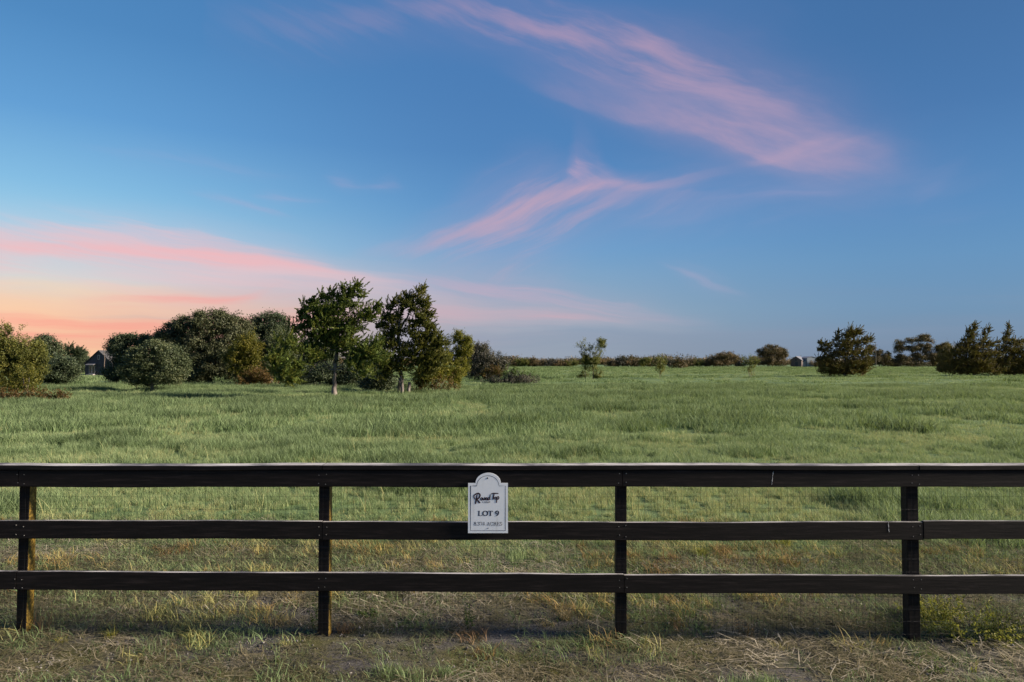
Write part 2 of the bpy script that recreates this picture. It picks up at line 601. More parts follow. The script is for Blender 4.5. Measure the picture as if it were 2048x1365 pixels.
def plain_mat(name, c, rough=0.7, var=0.15, scale=8, metallic=0.0):
    m, nt, out = new_mat(name)
    p = N(nt, "ShaderNodeBsdfPrincipled")
    nz = noise(nt, scale, 4)
    lo = tuple(max(0, x * (1 - var)) for x in c)
    hi = tuple(min(1, x * (1 + var)) for x in c)
    nt.links.new(ramp(nt, nz, [(0.25, lo), (0.75, hi)]), p.inputs["Base Color"])
    p.inputs["Roughness"].default_value = rough
    p.inputs["Metallic"].default_value = metallic
    nt.links.new(p.outputs[0], out.inputs[0])
    return m


MAT = {}
MAT["cedar"] = leaf_mat("cedar_needles", (0.0325, 0.0537, 0.0119), (0.1008, 0.1396, 0.029), (0.2682, 0.2416, 0.0475), 0.25)
MAT["cedar_brown"] = leaf_mat("cedar_autumn_needles", (0.0415, 0.032, 0.0091), (0.1243, 0.0871, 0.0221), (0.2708, 0.167, 0.0445), 0.25)
MAT["oak"] = leaf_mat("oak_leaves", (0.0286, 0.0338, 0.0161), (0.0728, 0.08, 0.0379), (0.156, 0.1562, 0.0805), 0.15)
MAT["oak_dark"] = leaf_mat("dark_oak_leaves", (0.0208, 0.0304, 0.0162), (0.051, 0.0696, 0.0346), (0.1114, 0.1261, 0.0609), 0.12)
MAT["grey"] = leaf_mat("grey_green_leaves", (0.0316, 0.044, 0.0225), (0.0791, 0.099, 0.0475), (0.1869, 0.1857, 0.09), 0.2)
MAT["yellow"] = leaf_mat("yellowing_leaves", (0.0346, 0.0408, 0.0071), (0.1094, 0.1044, 0.0142), (0.2534, 0.193, 0.0238), 0.35)
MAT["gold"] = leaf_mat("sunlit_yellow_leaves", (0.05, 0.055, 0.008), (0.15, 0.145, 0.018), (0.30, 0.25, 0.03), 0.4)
MAT["rust"] = leaf_mat("rusty_leaves", (0.0366, 0.022, 0.0077), (0.0993, 0.0572, 0.0176), (0.1777, 0.11, 0.0308), 0.3)
MAT["olive"] = leaf_mat("olive_leaves", (0.042, 0.0524, 0.0119), (0.1165, 0.121, 0.0277), (0.2794, 0.2318, 0.0515), 0.3)
MAT["plum"] = leaf_mat("dull_purple_leaves", (0.0288, 0.0276, 0.0231), (0.072, 0.069, 0.0545), (0.153, 0.1207, 0.0924), 0.15)
MAT["far"] = leaf_mat("far_leaves", (0.0468, 0.0357, 0.0184), (0.1112, 0.0794, 0.0368), (0.2487, 0.149, 0.0569), 0.15)
MAT["weed"] = leaf_mat("weed_leaves", (0.03, 0.055, 0.014), (0.075, 0.12, 0.03), (0.15, 0.19, 0.06), 0.35)
MAT["weed_yellow"] = leaf_mat("yellow_weed_leaves", (0.10, 0.11, 0.018), (0.24, 0.23, 0.035), (0.40, 0.34, 0.07), 0.4)
MAT["straw"] = leaf_mat("dry_stalks", (0.10, 0.075, 0.035), (0.22, 0.165, 0.080), (0.36, 0.29, 0.16), 0.25)
MAT["straw_red"] = leaf_mat("reddish_dry_stalks", (0.10, 0.055, 0.028), (0.22, 0.125, 0.060), (0.34, 0.22, 0.11), 0.25)
MAT["bark"] = bark_mat("grey_bark", (0.05, 0.042, 0.034), (0.16, 0.135, 0.11))
MAT["bark_pale"] = bark_mat("pale_cedar_bark", (0.05, 0.04, 0.034), (0.26, 0.215, 0.195), 9)
MAT["dead"] = bark_mat("dead_wood", (0.07, 0.05, 0.04), (0.20, 0.15, 0.12), 7)

# ------------------------------------------------------------------ ground
radii = [0.0] + list(np.geomspace(1.0, 7000, 300))
NA = 288
gx, gy = [0.0], [0.0]
for r in radii[1:]:
    a = np.linspace(0, 2 * math.pi, NA, endpoint=False)
    gx += list(r * np.sin(a))
    gy += list(r * np.cos(a))
gx, gy = np.array(gx), np.array(gy)
GV = np.stack([gx, gy, gz(gx, gy)], 1)
quads = []
ringn = len(radii) - 1
i0 = np.arange(NA)
i1 = (i0 + 1) % NA
for r in range(ringn - 1):
    b0, b1 = 1 + r * NA, 1 + (r + 1) * NA
    quads.append(np.stack([b0 + i0, b1 + i0, b1 + i1, b0 + i1], 1))
quads.append(np.stack([np.zeros(NA // 2, int), 1 + i0[::2], 1 + i1[::2], 1 + (i1[::2] + 1) % NA], 1))
Q = np.concatenate(quads)
gme = mesh_np("ground", GV, Q[:, ::-1].copy())
gm, nt, out = new_mat("ground_soil_and_grass")
p = N(nt, "ShaderNodeBsdfPrincipled")
p.inputs["Roughness"].default_value = 0.95
p.inputs["Specular IOR Level"].default_value = 0.1
geo = N(nt, "ShaderNodeNewGeometry")
spx = N(nt, "ShaderNodeSeparateXYZ")
nt.links.new(geo.outputs["Position"], spx.inputs[0])
fine = noise(nt, 55, 9, 0.72, geo.outputs["Position"])
blot = noise(nt, 1.1, 8, 0.66, geo.outputs["Position"])
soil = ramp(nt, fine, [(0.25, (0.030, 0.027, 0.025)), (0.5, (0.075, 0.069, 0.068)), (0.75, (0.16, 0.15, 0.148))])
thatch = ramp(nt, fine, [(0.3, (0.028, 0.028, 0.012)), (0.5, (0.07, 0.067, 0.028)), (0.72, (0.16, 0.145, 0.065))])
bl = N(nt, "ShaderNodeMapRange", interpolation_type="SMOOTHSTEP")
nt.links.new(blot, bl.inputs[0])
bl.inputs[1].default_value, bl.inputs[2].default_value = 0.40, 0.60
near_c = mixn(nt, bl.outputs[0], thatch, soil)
patch = noise(nt, 0.09, 5, 0.6, geo.outputs["Position"], stretch=(0.7, 1.5, 1))
field_c = ramp(nt, patch, [(0.35, (0.048, 0.082, 0.034)), (0.5, (0.10, 0.155, 0.070)), (0.65, (0.155, 0.21, 0.100))])
field_c = mixn(nt, 0.35, field_c, ramp(nt, fine, [(0.3, (0.03, 0.05, 0.015)), (0.7, (0.14, 0.18, 0.06))]))
edge = mathn(nt, "ADD", spx.outputs[1], mathn(nt, "MULTIPLY", mathn(nt, "SUBTRACT", blot, 0.5), 5.0))
gr = N(nt, "ShaderNodeMapRange", interpolation_type="SMOOTHSTEP")
nt.links.new(edge, gr.inputs[0])
gr.inputs[1].default_value, gr.inputs[2].default_value = 6.6, 9.0
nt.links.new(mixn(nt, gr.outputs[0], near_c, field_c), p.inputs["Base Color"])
bmp = N(nt, "ShaderNodeBump")
bmp.inputs["Strength"].default_value = 0.8
bmp.inputs["Distance"].default_value = 0.02
nt.links.new(fine, bmp.inputs["Height"])
nt.links.new(bmp.outputs[0], p.inputs["Normal"])
nt.links.new(p.outputs[0], out.inputs[0])
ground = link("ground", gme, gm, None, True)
ground["kind"] = "structure"


# ------------------------------------------------------------------ grass
def blade_clump(name, n, radius, h0, h1, width, segs, mat, lean=(0.25, 0.7), flat=0.0):
    rr = radius * np.sqrt(RNG.random(n))
    th = RNG.random(n) * 2 * math.pi
    base = np.stack([rr * np.cos(th), rr * np.sin(th), np.full(n, -0.01)], 1)
    h = h0 + (h1 - h0) * RNG.random(n) ** 1.3
    ld = RNG.random(n) * 2 * math.pi
    la = lean[0] + (lean[1] - lean[0]) * RNG.random(n)
    dirv = np.stack([np.cos(ld) + 0.35, np.sin(ld), np.zeros(n)], 1)
    dirv /= np.linalg.norm(dirv, axis=1, keepdims=True) + 1e-6
    side = np.stack([-dirv[:, 1], dirv[:, 0], np.zeros(n)], 1)
    tw = RNG.normal(0, 0.6, n)[:, None]
    side = side * np.cos(tw) + dirv * np.sin(tw)
    k = 2 * segs + 1
    V = np.zeros((n, k, 3))
    T = np.zeros((n, k))
    w = width * (0.6 + 0.8 * RNG.random(n))
    for s in range(segs + 1):
        t = s / segs
        c = base + dirv * (la * h * t ** 1.8)[:, None]
        c[:, 2] += h * (t - 0.35 * la * t * t) * (1 - flat) + 0.012 * flat + flat * 0.03 * t * RNG.random(n)
        if s < segs:
            ww = (w * (1 - 0.55 * t))[:, None] * side * 0.5
            V[:, 2 * s] = c - ww
            V[:, 2 * s + 1] = c + ww
            T[:, 2 * s] = T[:, 2 * s + 1] = t
        else:
            V[:, 2 * s] = c
            T[:, 2 * s] = 1
    tris = []
    for s in range(segs):
        a = 2 * s
        if s < segs - 1:
            tris += [(a, a + 1, a + 3), (a, a + 3, a + 2)]
        else:
            tris += [(a, a + 1, a + 2)]
    tris = np.array(tris)
    Fc = (tris[None] + (np.arange(n) * k)[:, None, None]).reshape(-1, 3)
    rnd = np.repeat(RNG.random(n), k)
    me = mesh_np(name, V.reshape(-1, 3), Fc, {"along": ("POINT", T.ravel()), "rnd": ("POINT", rnd)})
    me.materials.append(mat)
    o = bpy.data.objects.new(name, me)
    return o


def straw_clump(name, n, radius, L0, L1, width, mat):
    """Dead stalks lying every way on the soil."""
    rr = radius * np.sqrt(RNG.random(n))
    th = RNG.random(n) * 2 * math.pi
    c = np.stack([rr * np.cos(th), rr * np.sin(th), 0.004 + 0.03 * RNG.random(n) ** 2], 1)
    a = RNG.random(n) * 2 * math.pi
    up = RNG.normal(0, 0.22, n)
    d = np.stack([np.cos(a), np.sin(a), up], 1)
    L = (L0 + (L1 - L0) * RNG.random(n) ** 2)[:, None]
    s = np.stack([-np.sin(a), np.cos(a), np.zeros(n)], 1)
    bend = s * RNG.normal(0, 0.12, n)[:, None] * L
    bend[:, 2] += 0.05 * L[:, 0] * RNG.random(n)
    w = (width * (0.6 + 0.8 * RNG.random(n)))[:, None]
    V = np.stack([c - d * L / 2 - s * w / 2, c - d * L / 2 + s * w / 2, c + bend + s * w / 2, c + bend - s * w / 2, c + d * L / 2], 1)
    V[:, :, 2] = np.maximum(V[:, :, 2], 0.002)
    tris = np.array([(0, 2, 1), (0, 3, 2), (3, 4, 2)])
    Fc = (tris[None] + (np.arange(n) * 5)[:, None, None]).reshape(-1, 3)
    rnd = np.repeat(RNG.random(n), 5)
    me = mesh_np(name, V.reshape(-1, 3), Fc, {"along": ("POINT", np.full(n * 5, 0.6)), "rnd": ("POINT", rnd)})
    me.materials.append(mat)
    return bpy.data.objects.new(name, me)


def grass_mat(name, stops, tip, trans=0.4):
    """stops: colour by patch tint; the tip of a blade bleaches towards the tip colour."""
    m, nt, out = new_mat(name)
    tint = attr(nt, "tint", True)
    rnd = attr(nt, "rnd")
    al = attr(nt, "along")
    f = mathn(nt, "ADD", tint, mathn(nt, "MULTIPLY", mathn(nt, "SUBTRACT", rnd, 0.5), 0.55), True)
    c = ramp(nt, f, stops)
    tipf = mathn(nt, "MULTIPLY", mathn(nt, "POWER", al, 2.0), 0.35)
    c = mixn(nt, tipf, c, tip)
    leafy(nt, out, c, trans, 0.7, 0.12)
    return m


MAT["grass"] = grass_mat("green_grass", [(0.0, (0.042, 0.074, 0.026)), (0.28, (0.108, 0.170, 0.064)), (0.58, (0.215, 0.300, 0.132)), (0.82, (0.32, 0.375, 0.18)), (1.0, (0.46, 0.41, 0.18))], (0.40, 0.45, 0.28))
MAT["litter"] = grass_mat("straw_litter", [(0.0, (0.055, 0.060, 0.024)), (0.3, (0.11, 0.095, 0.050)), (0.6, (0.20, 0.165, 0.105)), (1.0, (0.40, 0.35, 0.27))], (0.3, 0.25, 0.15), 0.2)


def stuff_instances(name, protos, pts, rotz, tilt, scl, idx, tint):
    pc = bpy.data.collections.new(name + "_sources")
    for o in protos:
        pc.objects.link(o)
    me = bpy.data.meshes.new(name)
    me.vertices.add(len(pts))
    me.vertices.foreach_set("co", np.ascontiguousarray(pts, np.float32).ravel())
    at = me.attributes.new("rot", "FLOAT_VECTOR", "POINT")
    rv = np.stack([tilt[:, 0], tilt[:, 1], rotz], 1)
    at.data.foreach_set("vector", np.ascontiguousarray(rv, np.float32).ravel())
    for nm, val in (("scl", scl), ("tint", tint)):
        a = me.attributes.new(nm, "FLOAT", "POINT")
        a.data.foreach_set("value", np.ascontiguousarray(val, np.float32))
    a = me.attributes.new("idx", "INT", "POINT")
    a.data.foreach_set("value", np.ascontiguousarray(idx, np.int32))
    o = bpy.data.objects.new(name, me)
    COL.objects.link(o)
    ng = bpy.data.node_groups.new(name + "_scatter", "GeometryNodeTree")
    ng.interface.new_socket("Geometry", in_out="INPUT", socket_type="NodeSocketGeometry")
    ng.interface.new_socket("Geometry", in_out="OUTPUT", socket_type="NodeSocketGeometry")
    gi, go = ng.nodes.new("NodeGroupInput"), ng.nodes.new("NodeGroupOutput")
    ci = ng.nodes.new("GeometryNodeCollectionInfo")
    ci.inputs["Collection"].default_value = pc
    ci.inputs["Separate Children"].default_value = True
    ci.inputs["Reset Children"].default_value = True
    ip = ng.nodes.new("GeometryNodeInstanceOnPoints")
    ip.inputs["Pick Instance"].default_value = True

    def na(nm, ty):
        n = ng.nodes.new("GeometryNodeInputNamedAttribute")
        n.data_type = ty
        n.inputs["Name"].default_value = nm
        return n.outputs["Attribute"]
    e2r = ng.nodes.new("FunctionNodeEulerToRotation")
    ng.links.new(na("rot", "FLOAT_VECTOR"), e2r.inputs[0])
    ng.links.new(gi.outputs[0], ip.inputs["Points"])
    ng.links.new(ci.outputs[0], ip.inputs["Instance"])
    ng.links.new(na("idx", "INT"), ip.inputs["Instance Index"])
    ng.links.new(e2r.outputs[0], ip.inputs["Rotation"])
    ng.links.new(na("scl", "FLOAT"), ip.inputs["Scale"])
    ng.links.new(ip.outputs[0], go.inputs[0])
    md = o.modifiers.new("scatter", "NODES")
    md.node_group = ng
    o["kind"] = "stuff"
    return o


def wedge(n, d0, d1, spread=0.95, pad=2.0):
    """Random points over the part of the field that can be seen, uniform by area."""
    u = RNG.random(n)
    d = np.sqrt(d0 * d0 + (d1 * d1 - d0 * d0) * u)
    x = (RNG.random(n) * 2 - 1) * (spread * d + pad)
    return x, d


def tall(x, y):
    """0..1: how tall and dark the grass stands, in drifts across the field."""
    n = fbm(x / 1.9 + 3, y / 1.5, 21, 3)
    n2 = fbm(x / 9, y / 5.5, 31, 3)
    n3 = fbm(x / 34, y / 15, 35, 2)
    return np.clip((n * 0.45 + n2 * 0.32 + n3 * 0.23 - 0.5) * 6.5 + 0.42, 0, 1)


protos = [blade_clump("grass_clump", 80, 0.20, 0.08, 0.32, 0.0085, 3, MAT["grass"]) for _ in range(7)]
protos_mid = [blade_clump("meadow_clump", 90, 0.42, 0.10, 0.36, 0.016, 2, MAT["grass"]) for _ in range(6)]
protos_far = [blade_clump("far_clump", 90, 1.2, 0.14, 0.32, 0.04, 2, MAT["grass"]) for _ in range(6)]


def meadow(name, protos, n, d0, d1, base_s, edge_fade=False, thin=None):
    x, y = wedge(n, d0, d1)
    t = tall(x, y)
    keep = np.ones(len(x), bool)
    s = base_s * (0.50 + 0.95 * t) * (0.85 + 0.3 * RNG.random(len(x)))
    tint = 0.74 - 0.50 * t + 0.42 * (fbm(x / 2.2, y / 1.6, 41, 3) - 0.5) + RNG.normal(0, 0.06, len(x))  # tall drifts tinted darker: their own tone plus painted shade among tufts
    if edge_fade:
        g = sstep(y + 3.2 * (fbm(x / 1.6, y / 1.6, 51, 3) - 0.5), 8.0, 11.0)
        keep = RNG.random(len(x)) < 0.10 + 0.9 * g
        s = s * (0.45 + 0.55 * g)
        tint = tint + (1 - g) * 0.20
    x, y, s, tint = x[keep], y[keep], s[keep], tint[keep]
    m = len(x)
    pts = np.stack([x, y, gz(x, y)], 1)
    return stuff_instances(name, protos, pts, RNG.normal(0.0, 1.2, m), RNG.normal(0, 0.10, (m, 2)), s, RNG.integers(0, len(protos), m), np.clip(tint, 0, 1))


meadow("meadow_grass", protos, 10800, 6.9, 21, 1.0, True)
meadow("meadow_grass", protos, 5000, 7.4, 13.5, 0.8, True)
meadow("meadow_grass", protos_mid, 22500, 19, 64, 1.05)
meadow("meadow_grass", protos_far, 29000, 60, 330, 0.9)

sk = [blade_clump("seed_stalks", 7, 0.10, 0.26, 0.48, 0.006, 4, MAT["grass"], (0.15, 0.6)) for _ in range(4)]
x, y = wedge(1500, 9.5, 42)
keep = fbm(x / 3.0, y / 2.0, 141, 3) > 0.52
x, y = x[keep], y[keep]
n = len(x)
stuff_instances("seed_stalks_grass", sk, np.stack([x, y, gz(x, y)], 1), RNG.random(n) * 6.28, RNG.normal(0, 0.1, (n, 2)), 0.8 + 0.4 * RNG.random(n), RNG.integers(0, 4, n), np.clip(RNG.normal(0.86, 0.1, n), 0, 1))

# dead stalks and thin turf around the fence line
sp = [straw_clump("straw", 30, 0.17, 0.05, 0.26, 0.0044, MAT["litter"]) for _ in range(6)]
x, y = wedge(6800, 3.2, 9.6, 1.0, 1.6)
den = fbm(x / 0.9, y / 0.7, 61, 4)
keep = RNG.random(len(x)) < np.clip((den - 0.40) * 4.5, 0.16, 1.0)
x, y = x[keep], y[keep]
n = len(x)
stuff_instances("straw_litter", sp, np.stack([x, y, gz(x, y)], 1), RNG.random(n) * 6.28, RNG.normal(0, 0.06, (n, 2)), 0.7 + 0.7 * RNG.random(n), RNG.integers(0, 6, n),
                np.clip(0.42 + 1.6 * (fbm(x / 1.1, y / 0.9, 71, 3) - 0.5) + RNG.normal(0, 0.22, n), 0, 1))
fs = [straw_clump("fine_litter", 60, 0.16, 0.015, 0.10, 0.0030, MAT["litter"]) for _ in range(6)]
x, y = wedge(7000, 3.2, 8.2, 1.0, 1.6)
keep = RNG.random(len(x)) < np.clip((fbm(x / 0.7, y / 0.45, 77, 4) - 0.42) * 6.0, 0.03, 1.0)
x, y = x[keep], y[keep]
n = len(x)
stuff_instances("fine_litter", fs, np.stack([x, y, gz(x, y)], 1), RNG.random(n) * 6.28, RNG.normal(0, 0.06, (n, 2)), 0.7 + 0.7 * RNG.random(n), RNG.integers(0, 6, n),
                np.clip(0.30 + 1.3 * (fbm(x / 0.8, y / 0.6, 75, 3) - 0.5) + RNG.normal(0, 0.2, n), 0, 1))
tp = [blade_clump("thin_turf", 30, 0.11, 0.02, 0.11, 0.0038, 2, MAT["grass"], (0.5, 1.3)) for _ in range(6)]
x, y = wedge(13000, 3.2, 10.0, 1.0, 1.6)
den = fbm(x / 0.8, y / 0.6, 81, 4) + 0.26 * sstep(y, 5.7, 7.6) + 0.10 * (1 - sstep(y, 4.75, 5.0)) - 0.04 * (1 - sstep(y, 5.0, 6.2))
keep = RNG.random(len(x)) < np.clip((den - 0.40) * 4.0, 0.08, 1.0)
x, y = x[keep], y[keep]
n = len(x)
stuff_instances("thin_turf_grass", tp, np.stack([x, y, gz(x, y)], 1), RNG.random(n) * 6.28, RNG.normal(0, 0.15, (n, 2)), 0.7 + 0.7 * RNG.random(n), RNG.integers(0, 6, n),
                np.clip(0.34 + 0.14 * sstep(y, 5.6, 8) + 1.1 * (fbm(x / 0.8, y / 0.7, 91, 3) - 0.5) + RNG.normal(0, 0.18, n), 0, 1))

# greener grass along the very near edge of the verge
x, y = wedge(420, 4.3, 5.0, 0.86, 0.5)
keep = (fbm(x / 0.7, y / 0.5, 131, 3) + 0.25 * (1 - sstep(y, 4.6, 4.95)) > 0.62)
x, y = x[keep], y[keep]
n = len(x)
stuff_instances("verge_grass", protos, np.stack([x, y, gz(x, y)], 1), RNG.random(n) * 6.28, RNG.normal(0, 0.15, (n, 2)), 0.25 + 0.3 * RNG.random(n), RNG.integers(0, len(protos), n), np.clip(RNG.normal(0.38, 0.14, n), 0, 1))

# crumbs of soil and small stones on the bare strip
def clod(name, mat):
    V, Fc = [], []
    for _ in range(14):
        c = np.array([RNG.normal(0, .07), RNG.normal(0, .07), 0.0])
        r = 0.003 + 0.009 * RNG.random() ** 2.5
        b0 = len(V)
        for d in ((1, 0, 0), (-1, 0, 0), (0, 1, 0), (0, -1, 0), (0, 0, 1), (0, 0, -1)):
            V.append(tuple(c + np.array(d) * r * RNG.uniform(.6, 1.3, 3) + RNG.normal(0, r * .2, 3)))
        for a in ((0, 2, 4), (2, 1, 4), (1, 3, 4), (3, 0, 4), (2, 0, 5), (1, 2, 5), (3, 1, 5), (0, 3, 5)):
            Fc.append(tuple(b0 + q for q in a))
    me = mesh_np(name, np.array(V), np.array(Fc), {"along": ("POINT", np.zeros(len(V))), "rnd": ("POINT", RNG.random(len(V)))})
    me.materials.append(mat)
    return bpy.data.objects.new(name, me)


MAT["crumbs"] = grass_mat("soil_crumbs", [(0.0, (0.030, 0.026, 0.024)), (0.5, (0.085, 0.076, 0.072)), (1.0, (0.22, 0.20, 0.19))], (0.2, 0.18, 0.17), 0.0)
cp0 = [clod("soil_crumbs", MAT["crumbs"]) for _ in range(5)]
x, y = wedge(2600, 4.2, 8.4, 0.86, 0.8)
n = len(x)
stuff_instances("soil_crumbs", cp0, np.stack([x, y, gz(x, y)], 1), RNG.random(n) * 6.28, RNG.normal(0, 0.05, (n, 2)), 0.6 + 0.8 * RNG.random(n), RNG.integers(0, 5, n), RNG.random(n))

# golden and reddish dead tufts, thickest just beyond the fence
MAT["dry_tuft"] = grass_mat("dry_tufts", [(0.0, (0.17, 0.085, 0.034)), (0.35, (0.31, 0.195, 0.072)), (0.65, (0.43, 0.34, 0.12)), (1.0, (0.42, 0.41, 0.16))], (0.42, 0.34, 0.19), 0.35)
dp = [blade_clump("dry_tuft", 60, 0.09, 0.03, 0.15, 0.0046, 3, MAT["dry_tuft"], (0.4, 1.4)) for _ in range(6)]
x, y = wedge(1900, 5.2, 9.8, 1.0, 1.6)
den = fbm(x / 1.3, y / 0.55, 101, 4) + 0.16 * np.exp(-((y - 8.1) / 0.9) ** 2) + 0.06 * np.exp(-((y - 6.1) / 0.5) ** 2)
keep = RNG.random(len(x)) < np.clip((den - 0.58) * 5.5, 0.015, 1.0)
x, y = x[keep], y[keep]
n = len(x)
stuff_instances("dry_tufts_grass", dp, np.stack([x, y, gz(x, y)], 1), RNG.random(n) * 6.28, RNG.normal(0, 0.15, (n, 2)), 0.6 + 0.8 * RNG.random(n), RNG.integers(0, 6, n),
                np.clip(0.5 + 1.8 * (fbm(x / 1.0, y / 0.7, 111, 3) - 0.5) + RNG.normal(0, 0.15, n), 0, 1))

# ------------------------------------------------------------------ fence
YR = 5.600                      # front face of the rails
TH = 0.038
YM = YR + TH + 0.003            # wire mesh
YP = YM + 0.004                 # front face of the posts


def wood_mat(name, stain, worn, worn_lo=0.62, worn_hi=0.8):
    m, nt, out = new_mat(name)
    p = N(nt, "ShaderNodeBsdfPrincipled")
    tcn = N(nt, "ShaderNodeTexCoord")
    grain = noise(nt, 9, 8, 0.65, tcn.outputs["Object"], stretch=(0.35, 5, 5))
    blotch = noise(nt, 2.2, 5, 0.6, tcn.outputs["Object"])
    c = ramp(nt, grain, [(0.32, tuple(s * 0.4 for s in stain)), (0.52, stain), (0.72, tuple(min(1, s * 3.6) for s in stain))])
    wr = N(nt, "ShaderNodeMapRange", interpolation_type="SMOOTHSTEP")
    nt.links.new(mathn(nt, "ADD", mathn(nt, "MULTIPLY", grain, 0.55), mathn(nt, "MULTIPLY", blotch, 0.45)), wr.inputs[0])
    wr.inputs[1].default_value, wr.inputs[2].default_value = worn_lo, worn_hi
    c = mixn(nt, wr.outputs[0], c, worn)
    nt.links.new(c, p.inputs["Base Color"])
    p.inputs["Roughness"].default_value = 0.7
    p.inputs["Specular IOR Level"].default_value = 0.22
    b = N(nt, "ShaderNodeBump")
    b.inputs["Strength"].default_value = 0.55
    b.inputs["Distance"].default_value = 0.004
    nt.links.new(grain, b.inputs["Height"])
    nt.links.new(b.outputs[0], p.inputs["Normal"])
    nt.links.new(p.outputs[0], out.inputs[0])
    return m


MAT["stain"] = wood_mat("black_stained_wood", (0.0078, 0.0056, 0.0053), (0.040, 0.032, 0.029))
MAT["stain_top"] = wood_mat("sunlit_worn_top_of_stained_wood", (0.085, 0.08, 0.085), (0.46, 0.43, 0.42), 0.43, 0.58)  # pale tops: sky and sun gleam put into the colour, with patchy wear
MAT["raw"] = wood_mat("bare_treated_wood", (0.24, 0.15, 0.028), (0.15, 0.085, 0.022), 0.5, 0.7)


def board(name, x0, x1, y0, y1, za0, za1, zb0, zb1, parent, mats, topmat=None, bow=0.0, n=10):
    """A sawn board along x with slightly eased edges and a little bow; z range runs from (za0, za1) to (zb0, zb1)."""
    ch = 0.004
    prof = [(y0 + ch, 0, 0), (y0, 0, ch), (y0, 1, -ch), (y0 + ch, 1, 0), (y1 - ch, 1, 0), (y1, 1, -ch), (y1, 0, ch), (y1 - ch, 0, 0)]
    V, Fc, mi = [], [], []
    for i in range(n + 1):
        t = i / n
        xx = x0 + (x1 - x0) * t
        lo, hi = za0 + (zb0 - za0) * t, za1 + (zb1 - za1) * t
        dz = bow * math.sin(math.pi * t) + random.uniform(-0.0015, 0.0015) * (0 < i < n)
        dyy = random.uniform(-0.0015, 0.0015)
        dz += 0.0022 * math.sin(xx * 2.3 + za0 * 40) + 0.0014 * math.sin(xx * 5.1 + za0 * 17)
        for (yy, s, o) in prof:
            V.append((xx, yy + dyy, (hi if s else lo) + o + dz))
    for i in range(n):
        for k in range(8):
            k2 = (k + 1) % 8
            a, b = i * 8, (i + 1) * 8
            Fc.append((a + k, a + k2, b + k2, b + k))
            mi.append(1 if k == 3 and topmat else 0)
    Fc.append(tuple(range(8))[::-1])
    Fc.append(tuple(n * 8 + k for k in range(8)))
    mi += [0, 0]
    me = mesh_py(name, V, [f[::-1] for f in Fc])
    me.materials.append(mats)
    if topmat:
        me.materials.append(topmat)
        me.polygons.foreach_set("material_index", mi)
    return link(name, me, None, parent)


fence = thing("board_fence", "long black stained board fence with flat cap and wire mesh crossing the foreground", "fence", (0, 0, 0))
post_x = [-6.45, -4.006, -1.544, 0.901, 3.29, 5.75]
post_w = [0.085, 0.083, 0.088, 0.086, 0.096, 0.09]
for px_, pw in zip(post_x, post_w):
    zb = gzf(px_, YP + 0.05) - 0.25
    lean = random.uniform(-0.006, 0.006)
    c, d = 0.005, 0.092
    h = pw / 2
    yp0, yp1 = YP, YP + d
    ring = [(-h + c, yp0), (h - c, yp0), (h, yp0 + c), (h, yp1 - c), (h - c, yp1), (-h + c, yp1), (-h, yp1 - c), (-h, yp0 + c)]
    V, Fc, mi = [], [], []
    zs = [zb, 0.1, 0.5, 0.9, 1.3775]
    for j, z in enumerate(zs):
        for (a, b) in ring:
            V.append((px_ + a + lean * (1.4 - z), b, z))
    for j in range(len(zs) - 1):
        for k in range(8):
            k2 = (k + 1) % 8
            Fc.append((j * 8 + k, j * 8 + k2, j * 8 + 8 + k2, j * 8 + 8 + k))
            mi.append(1 if k in (2, 3, 4) and px_ < 0 else 0)
    Fc.append(tuple(len(zs) * 8 - 8 + k for k in range(8)))
    mi.append(0)
    me = mesh_py("post", V, Fc)
    me.materials.append(MAT["stain"])
    me.materials.append(MAT["raw"])
    me.polygons.foreach_set("material_index", mi)
    link("post", me, None, fence)

G = 0.0025
for (a, b, bow) in ((-6.5, post_x[2], -0.004), (post_x[2], post_x[4] + 0.03, 0.003), (post_x[4] + 0.03, 6.0, 0.0)):
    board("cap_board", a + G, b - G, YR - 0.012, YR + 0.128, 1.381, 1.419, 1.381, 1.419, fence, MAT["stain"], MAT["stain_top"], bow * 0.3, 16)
for (a, b) in ((-6.5, post_x[1] - 0.02), (post_x[1] - 0.02, post_x[3]), (post_x[3], 6.0)):
    board("rail", a + G, b - G, YR, YR + TH, 1.243, 1.3795, 1.243, 1.3795, fence, MAT["stain"])
for (a, b, za, zc, bow) in ((-6.5, post_x[2], 0.972, 0.966, 0.0), (post_x[2], post_x[4] + 0.06, 0.962, 0.958, -0.004), (post_x[4] + 0.06, 6.0, 0.966, 0.974, 0.0)):
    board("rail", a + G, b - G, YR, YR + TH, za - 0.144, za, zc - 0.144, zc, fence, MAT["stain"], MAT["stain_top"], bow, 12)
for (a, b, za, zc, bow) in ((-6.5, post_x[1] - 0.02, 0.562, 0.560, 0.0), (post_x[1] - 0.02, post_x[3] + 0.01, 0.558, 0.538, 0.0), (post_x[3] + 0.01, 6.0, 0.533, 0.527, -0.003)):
    board("rail", a + G, b - G, YR, YR + TH, za - 0.146, za, zc - 0.146, zc, fence, MAT["stain"], MAT["stain_top"], bow, 12)

